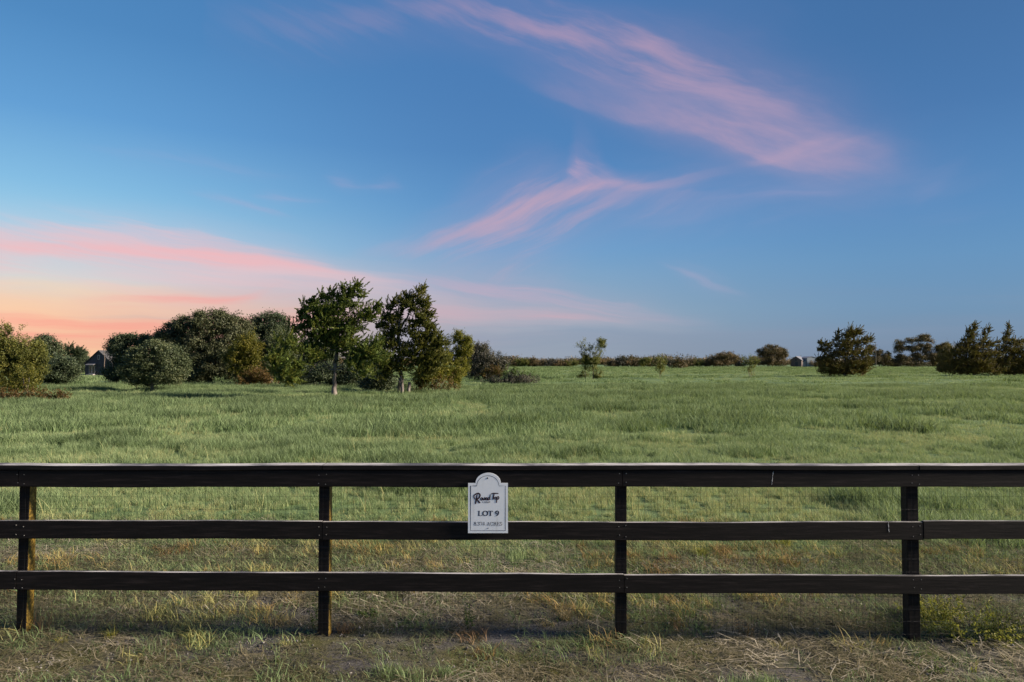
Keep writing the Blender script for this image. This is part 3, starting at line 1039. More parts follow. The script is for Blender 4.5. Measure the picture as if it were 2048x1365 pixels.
# two white scrapes across the boards on the right
def scrape(x, z0, z1, lean):
    V, Fc = [], []
    n = 12
    for i in range(n + 1):
        t = i / n
        w = 0.0022 * (0.3 + abs(math.sin(7 * t + x))) * random.uniform(0.5, 1.5)
        xx = x + lean * t + random.uniform(-0.002, 0.002)
        z = z0 + (z1 - z0) * t
        V += [(xx - w, YR - 0.0016, z), (xx + w, YR - 0.0016, z), (xx - w, YR - 0.0004, z), (xx + w, YR - 0.0004, z)]
    for i in range(n):
        a, b = 4 * i, 4 * i + 4
        Fc += [(a, a + 1, b + 1, b), (a + 2, b + 2, b + 3, a + 3), (a, b, b + 2, a + 2), (a + 1, a + 3, b + 3, b + 1)]
    link("paint_scrape", mesh_py("paint_scrape", V, Fc), MAT["scrape"], fence)


MAT["scrape"] = plain_mat("white_scrape", (0.6, 0.58, 0.56), 0.8)
scrape(2.118, 1.262, 1.372, 0.012)
scrape(3.068, 0.878, 0.958, -0.004)

# nail heads where boards meet posts
V, Fc = [], []
for px_ in post_x:
    for z in (1.275, 1.345, 0.85, 0.925, 0.43, 0.50):
        for s in (-0.028, 0.03):
            b0 = len(V)
            cx, cz = px_ + s + random.uniform(-.006, .006), z + random.uniform(-.01, .01)
            V += [(cx + 0.0042 * math.cos(k * math.pi / 3), YR - 0.0014, cz + 0.0042 * math.sin(k * math.pi / 3)) for k in range(6)]
            V += [(cx + 0.005 * math.cos(k * math.pi / 3), YR + 0.002, cz + 0.005 * math.sin(k * math.pi / 3)) for k in range(6)]
            Fc.append(tuple(b0 + k for k in range(6)))
            Fc += [(b0 + k, b0 + 6 + k, b0 + 6 + (k + 1) % 6, b0 + (k + 1) % 6) for k in range(6)]
nails = link("nail_heads", mesh_py("nail_heads", V, Fc), plain_mat("nail_steel", (0.22, 0.21, 0.2), 0.5, 0.3, 30, 0.6), fence)
nails["kind"] = "stuff"

# woven wire: uprights every 5 cm, line wires every 10 cm
polys = []
rw = 0.0009
zlines = [0.04 + 0.1016 * i for i in range(14)]
for z in zlines:
    if z < 1.37:
        xs = np.linspace(-6.5, 6.0, 60)
        polys.append((np.stack([xs, np.full(60, YM), z + 0.004 * np.sin(xs * 2.1 + z * 9)], 1), np.full(60, rw)))
for i in range(246):
    x_ = -6.48 + 0.0508 * i
    z0 = gzf(x_, YM) + 0.005
    zz = np.linspace(z0, 1.372, 5)
    jx = 0.004 * np.sin(zz * 5 + i * 0.6)
    polys.append((np.stack([x_ + jx, np.full(5, YM - 0.0012), zz], 1), np.full(5, rw)))
V, Fc = tubes(polys, 3)
wm = link("wire_mesh", mesh_py("wire_mesh", V, Fc), plain_mat("black_wire", (0.02, 0.02, 0.02), 0.5, 0.2, 20, 0.3), fence)
wm["kind"] = "stuff"

# ------------------------------------------------------------------ sign
U = 0.323 / 542.0               # metres per unit of the sign drawing
SX, SZ, SY = -0.1945, 0.877, YR - 0.020   # middle of the bottom edge, back face
sign = thing("lot_sign", "white arched sign reading LOT 9 screwed to the fence boards", "sign", (SX, SY, SZ))


def su(x, y):
    return ((x - 661) * U, (1113 - y) * U)


def outline(l, r, sh, bot, dl, dr, top, n=20):
    pts = [(l, bot), (l, sh), (dl, sh)]
    cx, rx = (dl + dr) / 2, (dr - dl) / 2
    for i in range(1, n):
        a = math.pi - math.pi * i / n
        pts.append((cx + rx * math.cos(a), sh - (sh - top) * math.sin(a)))
    pts += [(dr, sh), (r, sh), (r, bot)]
    return [su(*q) for q in pts]


op = outline(390, 932, 437, 1113, 490, 835, 298)
n = len(op)
V = [(x_, 0, z_) for x_, z_ in op] + [(x_, -0.006, z_) for x_, z_ in op]
Fc = [tuple(range(n)), tuple(range(2 * n - 1, n - 1, -1))] + [(i, n + i, n + (i + 1) % n, (i + 1) % n) for i in range(n)]
mp_, nt, out = new_mat("white_sign_board")
p = N(nt, "ShaderNodeBsdfPrincipled")
nz = noise(nt, 9, 5)
dirt = noise(nt, 14, 6, 0.65, stretch=(1.6, 1, 0.22))
dm = N(nt, "ShaderNodeMapRange", interpolation_type="SMOOTHSTEP")
nt.links.new(dirt, dm.inputs[0])
dm.inputs[1].default_value, dm.inputs[2].default_value, dm.inputs[4].default_value = 0.52, 0.78, 0.45
nt.links.new(mixn(nt, dm.outputs[0], ramp(nt, nz, [(0.3, (0.80, 0.83, 0.88)), (0.7, (0.86, 0.88, 0.91))]), (0.56, 0.55, 0.52)), p.inputs["Base Color"])
p.inputs["Roughness"].default_value = 0.35
nt.links.new(p.outputs[0], out.inputs[0])
link("sign_panel", mesh_py("sign_panel", V, Fc), mp_, sign)
# spacer blocks that hold the panel off the boards
V, Fc = box_vf(-0.02, 0.02, 0.0005, 0.0195, 0.40, 0.46)
link("mounting_block", mesh_py("mounting_block", V, Fc), MAT["stain"], sign)
V, Fc = box_vf(-0.02, 0.02, 0.0005, 0.0195, 0.02, 0.07)
link("mounting_block", mesh_py("mounting_block", V, Fc), MAT["stain"], sign)


def flat_mat(name, c):
    return plain_mat(name, c, 0.5, 0.05, 20)


MAT["ink"] = flat_mat("navy_ink", (0.010, 0.016, 0.045))
MAT["ink_dark"] = flat_mat("logo_ink", (0.012, 0.006, 0.010))
MAT["ink_red"] = flat_mat("logo_red_edge", (0.16, 0.03, 0.035))


def ribbons(strokes, y0, closed=False):
    """strokes: lists of (x, z, width) in metres -> thin ribbons facing the camera, each a hair above the last."""
    V, Fc = [], []
    for si, st in enumerate(strokes):
        y = y0 - 0.00006 * si
        P = np.array([(a, b) for a, b, _ in st])
        W = np.array([w for _, _, w in st])
        m = len(P)
        b0 = len(V)
        for i in range(m):
            if closed:
                t = P[(i + 1) % m] - P[i - 1]
                e1, e2 = P[(i + 1) % m] - P[i], P[i] - P[i - 1]
            else:
                t = P[min(i + 1, m - 1)] - P[max(i - 1, 0)]
                e1, e2 = P[min(i + 1, m - 1)] - P[max(min(i, m - 2), 0)], P[max(i, 1)] - P[max(i, 1) - 1]
            t = t / (np.linalg.norm(t) + 1e-9)
            nn = np.array([-t[1], t[0]])
            e1 = e1 / (np.linalg.norm(e1) + 1e-9)
            k = 1 / max(0.5, abs(np.dot(nn, (-e1[1], e1[0]))))
            q0, q1 = P[i] - nn * W[i] / 2 * k, P[i] + nn * W[i] / 2 * k
            V += [(q0[0], y, q0[1]), (q1[0], y, q1[1])]
        for i in range(m if closed else m - 1):
            a, b = b0 + 2 * i, b0 + 2 * ((i + 1) % m)
            Fc.append((a, b, b + 1, a + 1))
    return V, Fc


bp = outline(424, 897, 475, 1079, 508, 810, 336)
V, Fc = ribbons([[(a, b, 0.0032) for a, b in bp]], -0.0066, True)
link("border_line", mesh_py("border_line", V, Fc), MAT["ink"], sign)


def arc(cx, cy, rx, ry, a0, a1, n=9):
    return [(cx + rx * math.cos(R(a0 + (a1 - a0) * i / (n - 1))), cy + ry * math.sin(R(a0 + (a1 - a0) * i / (n - 1)))) for i in range(n)]


# serif capitals: cap height 1; each stroke (points, width); K thick, T thin
def glyph(ch, K, T):
    S = []

    def st(pts, w):
        S.append([(x, y, w) for x, y in pts])

    def swell(pts, vert=True):
        o = []
        m = len(pts)
        for i, (x, y) in enumerate(pts):
            a, b = pts[max(i - 1, 0)], pts[min(i + 1, m - 1)]
            dx_, dy_ = b[0] - a[0], b[1] - a[1]
            f = abs(dy_) / (math.hypot(dx_, dy_) + 1e-9)
            o.append((x, y, T + (K - T) * f))
        S.append(o)

    def ser(x0, x1, y):
        st([(x0, y), (x1, y)], T)
    if ch == "L":
        st([(.2, 0), (.2, 1)], K); ser(.04, .38, 1 - T / 2); st([(.04, T / 2), (.66, T / 2)], T); st([(.66, 0), (.72, .28)], T); return S, .76
    if ch == "O":
        swell(arc(.40, .5, .36, .5 - T / 2, 90, 450, 25)); return S, .82
    if ch == "T":
        st([(.36, 0), (.36, 1)], K); ser(.2, .52, T / 2); st([(.03, 1 - T / 2), (.69, 1 - T / 2)], T * 1.3); st([(.03, 1), (.0, .74)], T); st([(.69, 1), (.72, .74)], T); return S, .76
    if ch == "9":
        swell(arc(.26, .68, .2, .30, -20, 340, 21)); swell(arc(.08, .62, .38, .60, 20, -88, 12)); return S, .56
    if ch == "8":
        swell(arc(.26, .75, .17, .23, 90, 450, 19)); swell(arc(.26, .27, .22, .25, 90, 450, 19)); return S, .56
    if ch == ".":
        st([(.08, 0), (.08, .12)], .12); return S, .24
    if ch == "3":
        swell(arc(.2, .76, .2, .22, 160, -80, 13)); swell(arc(.18, .28, .26, .26, 90, -160, 15)); return S, .56
    if ch == "7":
        st([(.05, .96), (.5, .96)], T * 1.5); st([(.06, .96), (.03, .76)], T); st([(.49, .96), (.22, 0)], K * .8); return S, .54
    if ch == "4":
        st([(.38, 0), (.38, 1)], K); st([(.36, .98), (.04, .32)], T); st([(.03, .29), (.54, .29)], T * 1.4); return S, .58
    if ch == "A":
        st([(.10, 0), (.37, 1)], T); st([(.36, 1), (.64, 0)], K); st([(.2, .34), (.54, .34)], T); ser(.0, .22, T / 2); ser(.5, .78, T / 2); return S, .78
    if ch == "C":
        swell(arc(.40, .5, .36, .5 - T / 2, 40, 322, 21)); st([(.68, .66), (.68, .98)], T); return S, .74
    if ch == "R":
        st([(.18, 0), (.18, 1)], K); swell([(.18, 1 - T / 2), (.36, 1 - T / 2)] + arc(.36, .75, .2, .25 - T / 2, 80, -80, 9) + [(.18, .5)])
        st([(.36, .5), (.66, .03)], K); ser(.02, .34, T / 2); ser(.02, .2, 1 - T / 2); ser(.6, .76, T / 2); return S, .76
    if ch == "E":
        st([(.18, 0), (.18, 1)], K); st([(.03, 1 - T / 2), (.58, 1 - T / 2)], T); st([(.03, T / 2), (.6, T / 2)], T); st([(.18, .52), (.46, .52)], T)
        st([(.57, 1), (.58, .76)], T); st([(.6, 0), (.64, .26)], T); st([(.46, .4), (.46, .64)], T); return S, .68
    if ch == "S":
        swell(arc(.27, .74, .2, .24, 30, 250, 12) + arc(.27, .26, .22, .24, 80, -150, 12)); st([(.46, .72), (.46, .98)], T); st([(.04, .28), (.04, .02)], T); return S, .58
    if ch == "F":
        st([(.14, 0), (.14, 1)], K); st([(.14, .95), (.56, .95)], T); st([(.14, .5), (.46, .5)], T); return S, .64
    if ch == "M":
        st([(.1, 0), (.1, 1)], T); st([(.1, 1), (.42, .1)], K); st([(.42, .1), (.74, 1)], T); st([(.76, 1), (.76, 0)], K); return S, .9
    return S, .35


def text_line(name, text, x0, x1, base, cap, K, T, mat, y):
    glyphs = [glyph(c, K, T) for c in text]
    total = sum(w for _, w in glyphs)
    kx = (x1 - x0) / total
    strokes, cx = [], x0
    for S, w in glyphs:
        for s in S:
            o = []
            for a, b, ww in s:
                q = su(cx + a * kx, base - b * cap)
                o.append((q[0], q[1], ww * cap * U))
            strokes.append(o)
        cx += w * kx
    V, Fc = ribbons(strokes, y)
    link(name, mesh_py(name, V, Fc), mat, sign)


text_line("lot_number_lettering", "LOT 9", 520, 812, 880, 68, .25, .09, MAT["ink"], -0.0066)
text_line("acreage_lettering", "8.374 ACRES", 470, 856, 1009, 47, .15, .07, MAT["ink"], -0.0066)
text_line("farms_lettering", "FARMS", 580, 692, 704, 21, .2, .12, MAT["ink"], -0.0066)


def brush(pts):
    """Rounded brush stroke through points (x, y, width) in sign units."""
    P = np.array(pts, float)
    t = np.linspace(0, len(P) - 1, (len(P) - 1) * 5 + 1)
    out_ = []
    for tt in t:
        i = min(int(tt), len(P) - 2)
        f = tt - i
        p0, p1, p2, p3 = P[max(i - 1, 0)], P[i], P[i + 1], P[min(i + 2, len(P) - 1)]
        q = 0.5 * ((2 * p1) + (-p0 + p2) * f + (2 * p0 - 5 * p1 + 4 * p2 - p3) * f * f + (-p0 + 3 * p1 - 3 * p2 + p3) * f ** 3)
        a = su(q[0], q[1])
        out_.append((a[0], a[1], max(2.0, q[2]) * U))
    return out_


logo = [
    [(512, 590, 10), (506, 625, 14), (498, 670, 17), (490, 718, 10)],                                             # R stem
    [(486, 655, 8), (470, 630, 10), (474, 600, 12), (500, 580, 13), (530, 575, 14), (549, 592, 16), (546, 620, 16), (525, 645, 12), (505, 655, 9)],   # R bowl
    [(505, 655, 10), (522, 672, 16), (538, 694, 17), (556, 703, 8)],                                              # R leg
    [(572, 632, 7), (562, 645, 9), (564, 664, 9), (578, 664, 8), (584, 645, 8), (574, 632, 7), (590, 640, 5)],    # o
    [(594, 634, 8), (594, 660, 9), (608, 662, 7), (616, 632, 8), (616, 662, 9)],                                  # u
    [(628, 632, 8), (627, 664, 9), (632, 638, 7), (646, 634, 8), (647, 664, 8), (655, 658, 5)],                   # n
    [(680, 636, 7), (664, 634, 8), (660, 656, 9), (672, 663, 8), (684, 640, 7), (690, 598, 8), (684, 640, 8), (688, 662, 8)],   # d
    [(702, 584, 7), (724, 575, 10), (770, 574, 9), (802, 576, 7)],                                                # T bar
    [(742, 578, 10), (736, 610, 14), (730, 645, 15), (726, 660, 8)],                                              # T stem
    [(764, 620, 7), (752, 634, 9), (754, 652, 9), (768, 650, 8), (774, 632, 8), (764, 620, 7)],                   # o
    [(784, 620, 8), (780, 655, 10), (775, 702, 9)],                                                               # p stem
    [(782, 630, 7), (798, 618, 8), (808, 632, 9), (800, 652, 8), (784, 652, 7)],                                  # p bowl
]
edge_strokes = [brush([(x_ + 1.5, y_ + 1.5, w + 5) for x_, y_, w in s]) for s in logo]
V, Fc = ribbons(edge_strokes, -0.0063)
lg = link("script_logo_edge", mesh_py("script_logo_edge", V, Fc), MAT["ink_red"], sign)
V, Fc = ribbons([brush(s) for s in logo], -0.0072)
link("script_logo", mesh_py("script_logo", V, Fc), MAT["ink_dark"], sign)
for (sx_, sy_, sr) in ((655, 370, 11), (662, 1046, 7)):
    cx, cz = su(sx_, sy_)
    rr = sr * U
    V = [(cx + rr * math.cos(k * math.pi / 5), -0.0062, cz + rr * math.sin(k * math.pi / 5)) for k in range(10)]
    V += [(cx + rr * .7 * math.cos(k * math.pi / 5), -0.0085, cz + rr * .7 * math.sin(k * math.pi / 5)) for k in range(10)]
    Fc = [(k, (k + 1) % 10, 10 + (k + 1) % 10, 10 + k) for k in range(10)] + [tuple(range(10, 20))]
    link("screw", mesh_py("screw", V, Fc), plain_mat("dark_screw", (0.06, 0.05, 0.045), 0.4, 0.2, 40, 0.6), sign)


# ------------------------------------------------------------------ trees
def unit(n):
    v = RNG.normal(0, 1, (n, 3))
    return v / np.linalg.norm(v, axis=1, keepdims=True)


def leaf_quads(C, D, L, W, tint, out_n=None, loose=0.75):
    """Diamond leaves: centres C, long axes D, lengths L, widths W."""
    n = len(C)
    D = D / (np.linalg.norm(D, axis=1, keepdims=True) + 1e-9)
    S = np.cross(D, unit(n) if out_n is None else out_n + unit(n) * loose)
    S /= np.linalg.norm(S, axis=1, keepdims=True) + 1e-9
    a, b = D * (L / 2)[:, None], S * (W / 2)[:, None]
    V = np.stack([C - a, C + b - a * 0.1, C + a, C - b - a * 0.1], 1).reshape(-1, 3)
    Fc = np.arange(4 * n).reshape(-1, 4)
    return V, Fc, np.repeat(tint, 1)


def crown_mesh(name, lobes, style, s=1.0, sparse=1.0):
    """lobes: (centre, radii, density). style: oak | cedar | shrub. s scales the leaf clusters."""
    Cs, Ds, Ls, Ws, Ts, Ns = [], [], [], [], [], []
    more = []
    for (c, r, dens) in lobes:                      # every lobe carries smaller heads of foliage
        r = np.array(r, float)
        if dens * sparse >= 0.75 and min(r[0], r[2]) > 0.55 * s:
            for v in unit(9 if style != "cedar" else 5):
                if v[2] < -0.55:
                    continue
                q = r * RNG.uniform(0.22, 0.38) * (np.array([1.2, 1.2, 0.55]) if style == "cedar" else np.array([1, 1, 0.9]))
                more.append((np.array(c) + v * r * 0.86, q, dens))
            r = r * 0.90
        more.append((np.array(c), r, dens))
    lobes = more
    lobe_tint = RNG.normal(0.0, 0.09, len(lobes))
    for li, (c, r, dens) in enumerate(lobes):
        c, r = np.array(c, float), np.array(r, float)
        area = 4 * math.pi * ((r[0] * r[1]) ** 1.6 / 3 + (r[0] * r[2]) ** 1.6 / 3 + (r[1] * r[2]) ** 1.6 / 3) ** (1 / 1.6)
        if style == "cedar":
            per, ncl = 58, int(area * 4.3 * dens * sparse / s ** 2)
        elif style == "shrub":
            per, ncl = 34, int(area * 4.6 * dens * sparse / s ** 2)
        else:
            per, ncl = 42, int(area * 3.9 * dens * sparse / s ** 2)
        ncl = max(ncl, 8)
        u = unit(ncl)
        inner = RNG.random(ncl) < 0.28
        rad = np.where(inner, 0.35 + 0.4 * RNG.random(ncl), 0.80 + 0.26 * RNG.random(ncl) ** 1.2)
        rad = np.where((RNG.random(ncl) < 0.07) & (style != "cedar"), 1.06 + 0.22 * RNG.random(ncl), rad)     # stray shoots
        bump = 1 + 0.28 * (fbm(u[:, 0] * 2.2 + li * 7.1 + 50, u[:, 2] * 2.2 + u[:, 1] * 1.7 + 50, 5 + li, 3) - 0.5) * 2
        cc = c + u * r * (rad * bump)[:, None]
        # drop clusters buried well inside a neighbouring lobe
        keep = np.ones(ncl, bool)
        for lj, (c2, r2, _) in enumerate(lobes):
            if lj != li:
                q = np.linalg.norm((cc - np.array(c2)) / np.array(r2), axis=1)
                keep &= (q > 0.55) | (RNG.random(ncl) < 0.35)
        cc, u = cc[keep], u[keep]
        ncl = len(cc)
        if ncl == 0:
            continue
        outw = u / r
        outw /= np.linalg.norm(outw, axis=1, keepdims=True)
        m = ncl * per
        k = np.repeat(np.arange(ncl), per)
        ct = np.clip(RNG.normal(0.45, 0.14, ncl) + lobe_tint[li], 0, 1)
        if style == "cedar":
            ax = outw * 0.8 + np.array([0.42, 0.0, 0.55]) + RNG.normal(0, 0.22, (ncl, 3))
            ax /= np.linalg.norm(ax, axis=1, keepdims=True)
            Lp = (0.40 + 0.75 * RNG.random(ncl) ** 2) * s
            t = RNG.random(m) ** 0.8
            rr = 0.135 * s * (1 - 0.88 * t) * np.sqrt(RNG.random(m))
            per_ = np.cross(ax[k], unit(m))
            per_ /= np.linalg.norm(per_, axis=1, keepdims=True) + 1e-9
            C = cc[k] + ax[k] * (t * Lp[k] - 0.2 * s)[:, None] + per_ * rr[:, None]
            D = ax[k] + per_ * 0.7 + RNG.normal(0, 0.25, (m, 3))
            L = (0.11 + 0.09 * RNG.random(m)) * s
            W = (0.036 + 0.032 * RNG.random(m)) * s
        elif style == "shrub":
            ax = outw * 0.6 + np.array([0.1, 0, 0.8]) + RNG.normal(0, 0.35, (ncl, 3))
            ax /= np.linalg.norm(ax, axis=1, keepdims=True)
            Lp = (0.35 + 0.5 * RNG.random(ncl)) * s
            t = RNG.random(m)
            C = cc[k] + ax[k] * (t * Lp[k] - 0.15 * s)[:, None] + RNG.normal(0, 0.085 * s, (m, 3))
            D = ax[k] * 0.5 + unit(m)
            L = (0.09 + 0.09 * RNG.random(m)) * s
            W = (0.048 + 0.036 * RNG.random(m)) * s
        else:
            C = cc[k] + RNG.normal(0, 1, (m, 3)) * np.array([0.20, 0.20, 0.14]) * s
            D = unit(m) + outw[k] * 0.3
            L = (0.095 + 0.08 * RNG.random(m)) * s
            W = (0.055 + 0.045 * RNG.random(m)) * s
        Cs.append(C); Ds.append(D); Ls.append(L); Ws.append(W); Ns.append(outw[k] + np.array([0, 0, 0.25]))
        Ts.append(np.clip(ct[k] + RNG.normal(0, 0.16, m), 0, 1))
    for (c, r, dens) in lobes:                      # coarser leaves close the crown, tinted dark to paint in its inner shade
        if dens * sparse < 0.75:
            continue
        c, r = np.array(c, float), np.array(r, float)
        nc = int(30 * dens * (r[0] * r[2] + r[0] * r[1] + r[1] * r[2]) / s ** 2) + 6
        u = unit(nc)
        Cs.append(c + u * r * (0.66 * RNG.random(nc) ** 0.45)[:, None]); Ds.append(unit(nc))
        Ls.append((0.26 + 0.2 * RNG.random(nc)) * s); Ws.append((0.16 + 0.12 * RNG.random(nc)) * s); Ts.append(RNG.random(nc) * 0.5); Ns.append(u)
    C, D, L, W, T, Nn = map(np.concatenate, (Cs, Ds, Ls, Ws, Ts, Ns))
    V, Fc, T = leaf_quads(C, D, L, W, T, Nn, {"cedar": 0.9, "shrub": 1.0}.get(style, 0.8))
    return mesh_np(name, V, Fc, {"tint": ("FACE", T)})


def place(px, py):
    p, d = ground_at(px, py)
    return Vector((p.x, p.y, gzf(p.x, p.y))), d


def lobes_px(base, d, L, depth=1.0):
    """Lobes given as seen (x, y, half width, half height[, density[, depth shift in m]]) -> local ellipsoids at this tree's own distance."""
    out_ = []
    for q in L:
        x_, y_, rx, ry = q[:4]
        dens = q[4] if len(q) > 4 else 1.0
        dyy = q[5] if len(q) > 5 else 0.0
        p = ray(x_, y_, d)
        k = d / F
        rz = (rx + ry) * 0.5 * k * depth
        out_.append(((p.x - base.x, dyy, p.z - base.z), (rx * k, max(0.3, rz), ry * k), dens))
    return out_


def limbs(base, d, segs, taper=0.35):
    """segs: (x0, y0, x1, y1, radius m[, depth shift at the end]) as seen -> limb tubes in local space."""
    polys = []
    for q in segs:
        x0, y0, x1, y1, r = q[:5]
        dyy = q[5] if len(q) > 5 else RNG.normal(0, 0.3)
        a, b = ray(x0, y0, d), ray(x1, y1, d)
        pts = wobble((a.x - base.x, 0, a.z - base.z), (b.x - base.x, dyy, b.z - base.z), 7, 0.05)
        polys.append((pts, np.linspace(r, r * taper, 7)))
    return polys


def tree(name, label, cat, base_px, lobes, style, mat, trunk, trunk_mat="bark", group=None, depth=1.0, s=None, sparse=1.0, trunk_name="trunk", crown_name="crown", extra=None):
    global RNG
    RNG = np.random.default_rng(sum(ord(ch) * (i + 3) for i, ch in enumerate(label)))    # each plant keeps its own shape
    base, d = place(*base_px)
    t = thing(name, label, cat, base, group)
    if trunk:
        lm = limbs(base, d, trunk)
        for grp in ([[q] for q in lm] if trunk_name == "dead_stick" else [lm]):
            V, Fc = tubes(grp, 7 if d < 130 else 5, 0.12)
            link(trunk_name, mesh_py(trunk_name, V, Fc), MAT[trunk_mat], t, True)
    if s is None:
        s = max(0.8, d / 58.0)
    if lobes:
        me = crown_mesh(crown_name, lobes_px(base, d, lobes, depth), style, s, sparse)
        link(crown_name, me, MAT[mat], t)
    if extra:
        extra(t, base, d, s)
    return t


def trunk_line(x, y0, y1, r):
    return [(x, y0 + 2, x, y1, r, 0.0)]


# the cedar standing alone in front of the wood
def cedar_extra(t, base, d, s):
    V, Fc = tubes(limbs(base, d, [(666, 742, 640, 722, .05, -.5), (640, 722, 622, 745, .035, -.8), (668, 742, 692, 737, .05, -.4), (692, 737, 712, 725, .04, -.6), (668, 740, 684, 728, .06, .3),
                                  (660, 735, 646, 712, .06, -.9), (646, 712, 636, 735, .03, -1.2), (666, 728, 676, 705, .05, -.6), (684, 728, 700, 712, .03, -.8),
                                  (622, 745, 610, 768, .02, -.9), (630, 733, 616, 722, .02, -.9)]), 5, 0.1)
    link("bare_branches", mesh_py("bare_branches", V, Fc), MAT["bark_pale"], t, True)


tree("cedar_tree", "tall dark green cedar with pale trunk standing alone before the wood", "tree", (668, 796),
     [(670, 616, 46, 18, 1.1), (688, 600, 22, 13, 1.2), (698, 588, 9, 9, 1.5), (674, 592, 5, 8, 1.8), (655, 598, 6, 8, 1.7), (632, 604, 7, 8, 1.7), (716, 580, 7, 6, 1.8), (722, 592, 8, 5, 1.6), (604, 634, 8, 5, 1.5), (586, 660, 7, 5, 1.5), (757, 608, 6, 5, 1.7), (758, 622, 7, 4, 1.6), (774, 712, 7, 5, 1.5), (770, 726, 8, 5, 1.4), (704, 580, 10, 14, 1.5), (712, 571, 6, 8, 2), (684, 577, 6, 11, 2), (663, 587, 8, 10, 1.6), (644, 592, 10, 10, 1.5), (622, 602, 12, 10, 1.4),
      (612, 616, 16, 14, 1.3), (600, 624, 9, 6, 1.3), (640, 622, 28, 20, 1), (735, 622, 20, 10, 1.2), (748, 614, 9, 7, 1.4), (722, 634, 28, 15, 1), (740, 632, 18, 9), (620, 646, 34, 20, 1), (596, 655, 20, 14, 1.1), (655, 655, 34, 18, .9),
      (700, 655, 26, 16, .8), (588, 690, 26, 26, 1.2, -1.0), (574, 714, 24, 24, 1.3, -1.6), (592, 738, 34, 24, 1.3, -1.8), (602, 756, 22, 13, 1.1, -1.8), (578, 752, 16, 14, 1, -1.6), (632, 712, 24, 18, 1, -1.0), (625, 690, 30, 24, .9), (660, 690, 30, 20, .8),
      (700, 690, 34, 24, 1), (735, 700, 32, 24, 1, -.6), (752, 712, 22, 16, 1.1, -1), (728, 730, 28, 18, 1, -1), (738, 745, 18, 11, 1, -1.2), (660, 718, 20, 10, .4), (710, 712, 24, 18, .9), (655, 636, 36, 20, 1), (692, 652, 30, 22, 1), (636, 672, 38, 20, 1), (680, 676, 34, 18, 1)],
     "cedar", "cedar", [(668, 798, 669, 742, .20, 0), (669, 742, 672, 640, .13, 0.2), (672, 640, 690, 585, .08, 0.2), (668, 680, 620, 650, .07, .4), (670, 670, 730, 635, .07, -.3), (670, 700, 600, 700, .06, -.5),
                        (670, 695, 740, 705, .07, .5)], "bark_pale", depth=1.0, s=0.8, extra=cedar_extra)

# the open-topped cedar beside it
tree("cedar_tree", "tall cedar with thin open top beside the yellow lit shrubs", "tree", (800, 789),
     [(838, 582, 12, 10, 1.3), (846, 576, 6, 6, 1.6), (812, 592, 10, 9, 1.2), (800, 602, 16, 12, .9), (780, 612, 14, 12, 1.0), (835, 602, 20, 12, .8), (846, 610, 12, 12, .9), (775, 632, 12, 14, .9), (800, 630, 12, 16, .8), (838, 628, 20, 12, .7),
      (762, 650, 12, 12, .9), (792, 655, 12, 16, .8), (826, 650, 20, 12, .7), (850, 645, 16, 14, .8), (860, 658, 12, 14, .9), (835, 672, 24, 12, .7), (772, 682, 24, 20, 1), (800, 700, 26, 20, 1), (850, 690, 26, 20, .9), (872, 680, 14, 14, 1),
      (880, 676, 7, 7, 1.2), (780, 720, 26, 24, 1), (825, 712, 30, 24, 1), (860, 715, 26, 24, 1), (765, 745, 26, 22, 1), (800, 735, 26, 18, .8), (845, 742, 26, 20, .9), (818, 612, 18, 14, .72), (786, 640, 16, 14, .72), (846, 632, 18, 16, .72), (815, 660, 22, 14, .72), (858, 672, 20, 14, .8), (780, 668, 18, 14, .8), (880, 690, 14, 14, .9), (872, 720, 22, 24, 1)],
     "cedar", "olive", [(800, 792, 798, 690, .18, 0), (798, 690, 797, 640, .14, 0), (797, 660, 830, 610, .10, 0), (830, 610, 846, 578, .05, 0), (797, 645, 790, 615, .07, .3), (797, 670, 765, 640, .07, -.3), (790, 615, 805, 592, .04, .2),
                      (812, 640, 860, 650, .05, .3), (798, 690, 860, 670, .06, -.4), (798, 700, 766, 690, .06, .3), (825, 620, 850, 605, .04, .3)], "bark", s=0.66, sparse=1.25)
for k, (x_, yb, yt, lab) in enumerate(((805, 790, 752, "sunlit pale snag leaning at the foot of the open topped cedar"), (817, 789, 765, "short broken pale stump right of the snag"))):
    b, d = place(x_, yb)
    t = thing("stump", lab, "stump", b)
    lm = limbs(b, d, [(x_, yb + 2, x_ + (-3 if k == 0 else 1), yt, .13 if k == 0 else .15, .1)] + ([(x_ - 1, 779, x_ - 9, 755, .06, .1), (x_ - 2, 772, x_ + 3, 757, .05, -.1)] if k == 0 else []), 0.6)
    for j, q in enumerate(lm):
        V, Fc = tubes([q], 7, .2)
        link("trunk" if j == 0 else "broken_limb", mesh_py("trunk", V, Fc), MAT["bark_pale"], t, True)

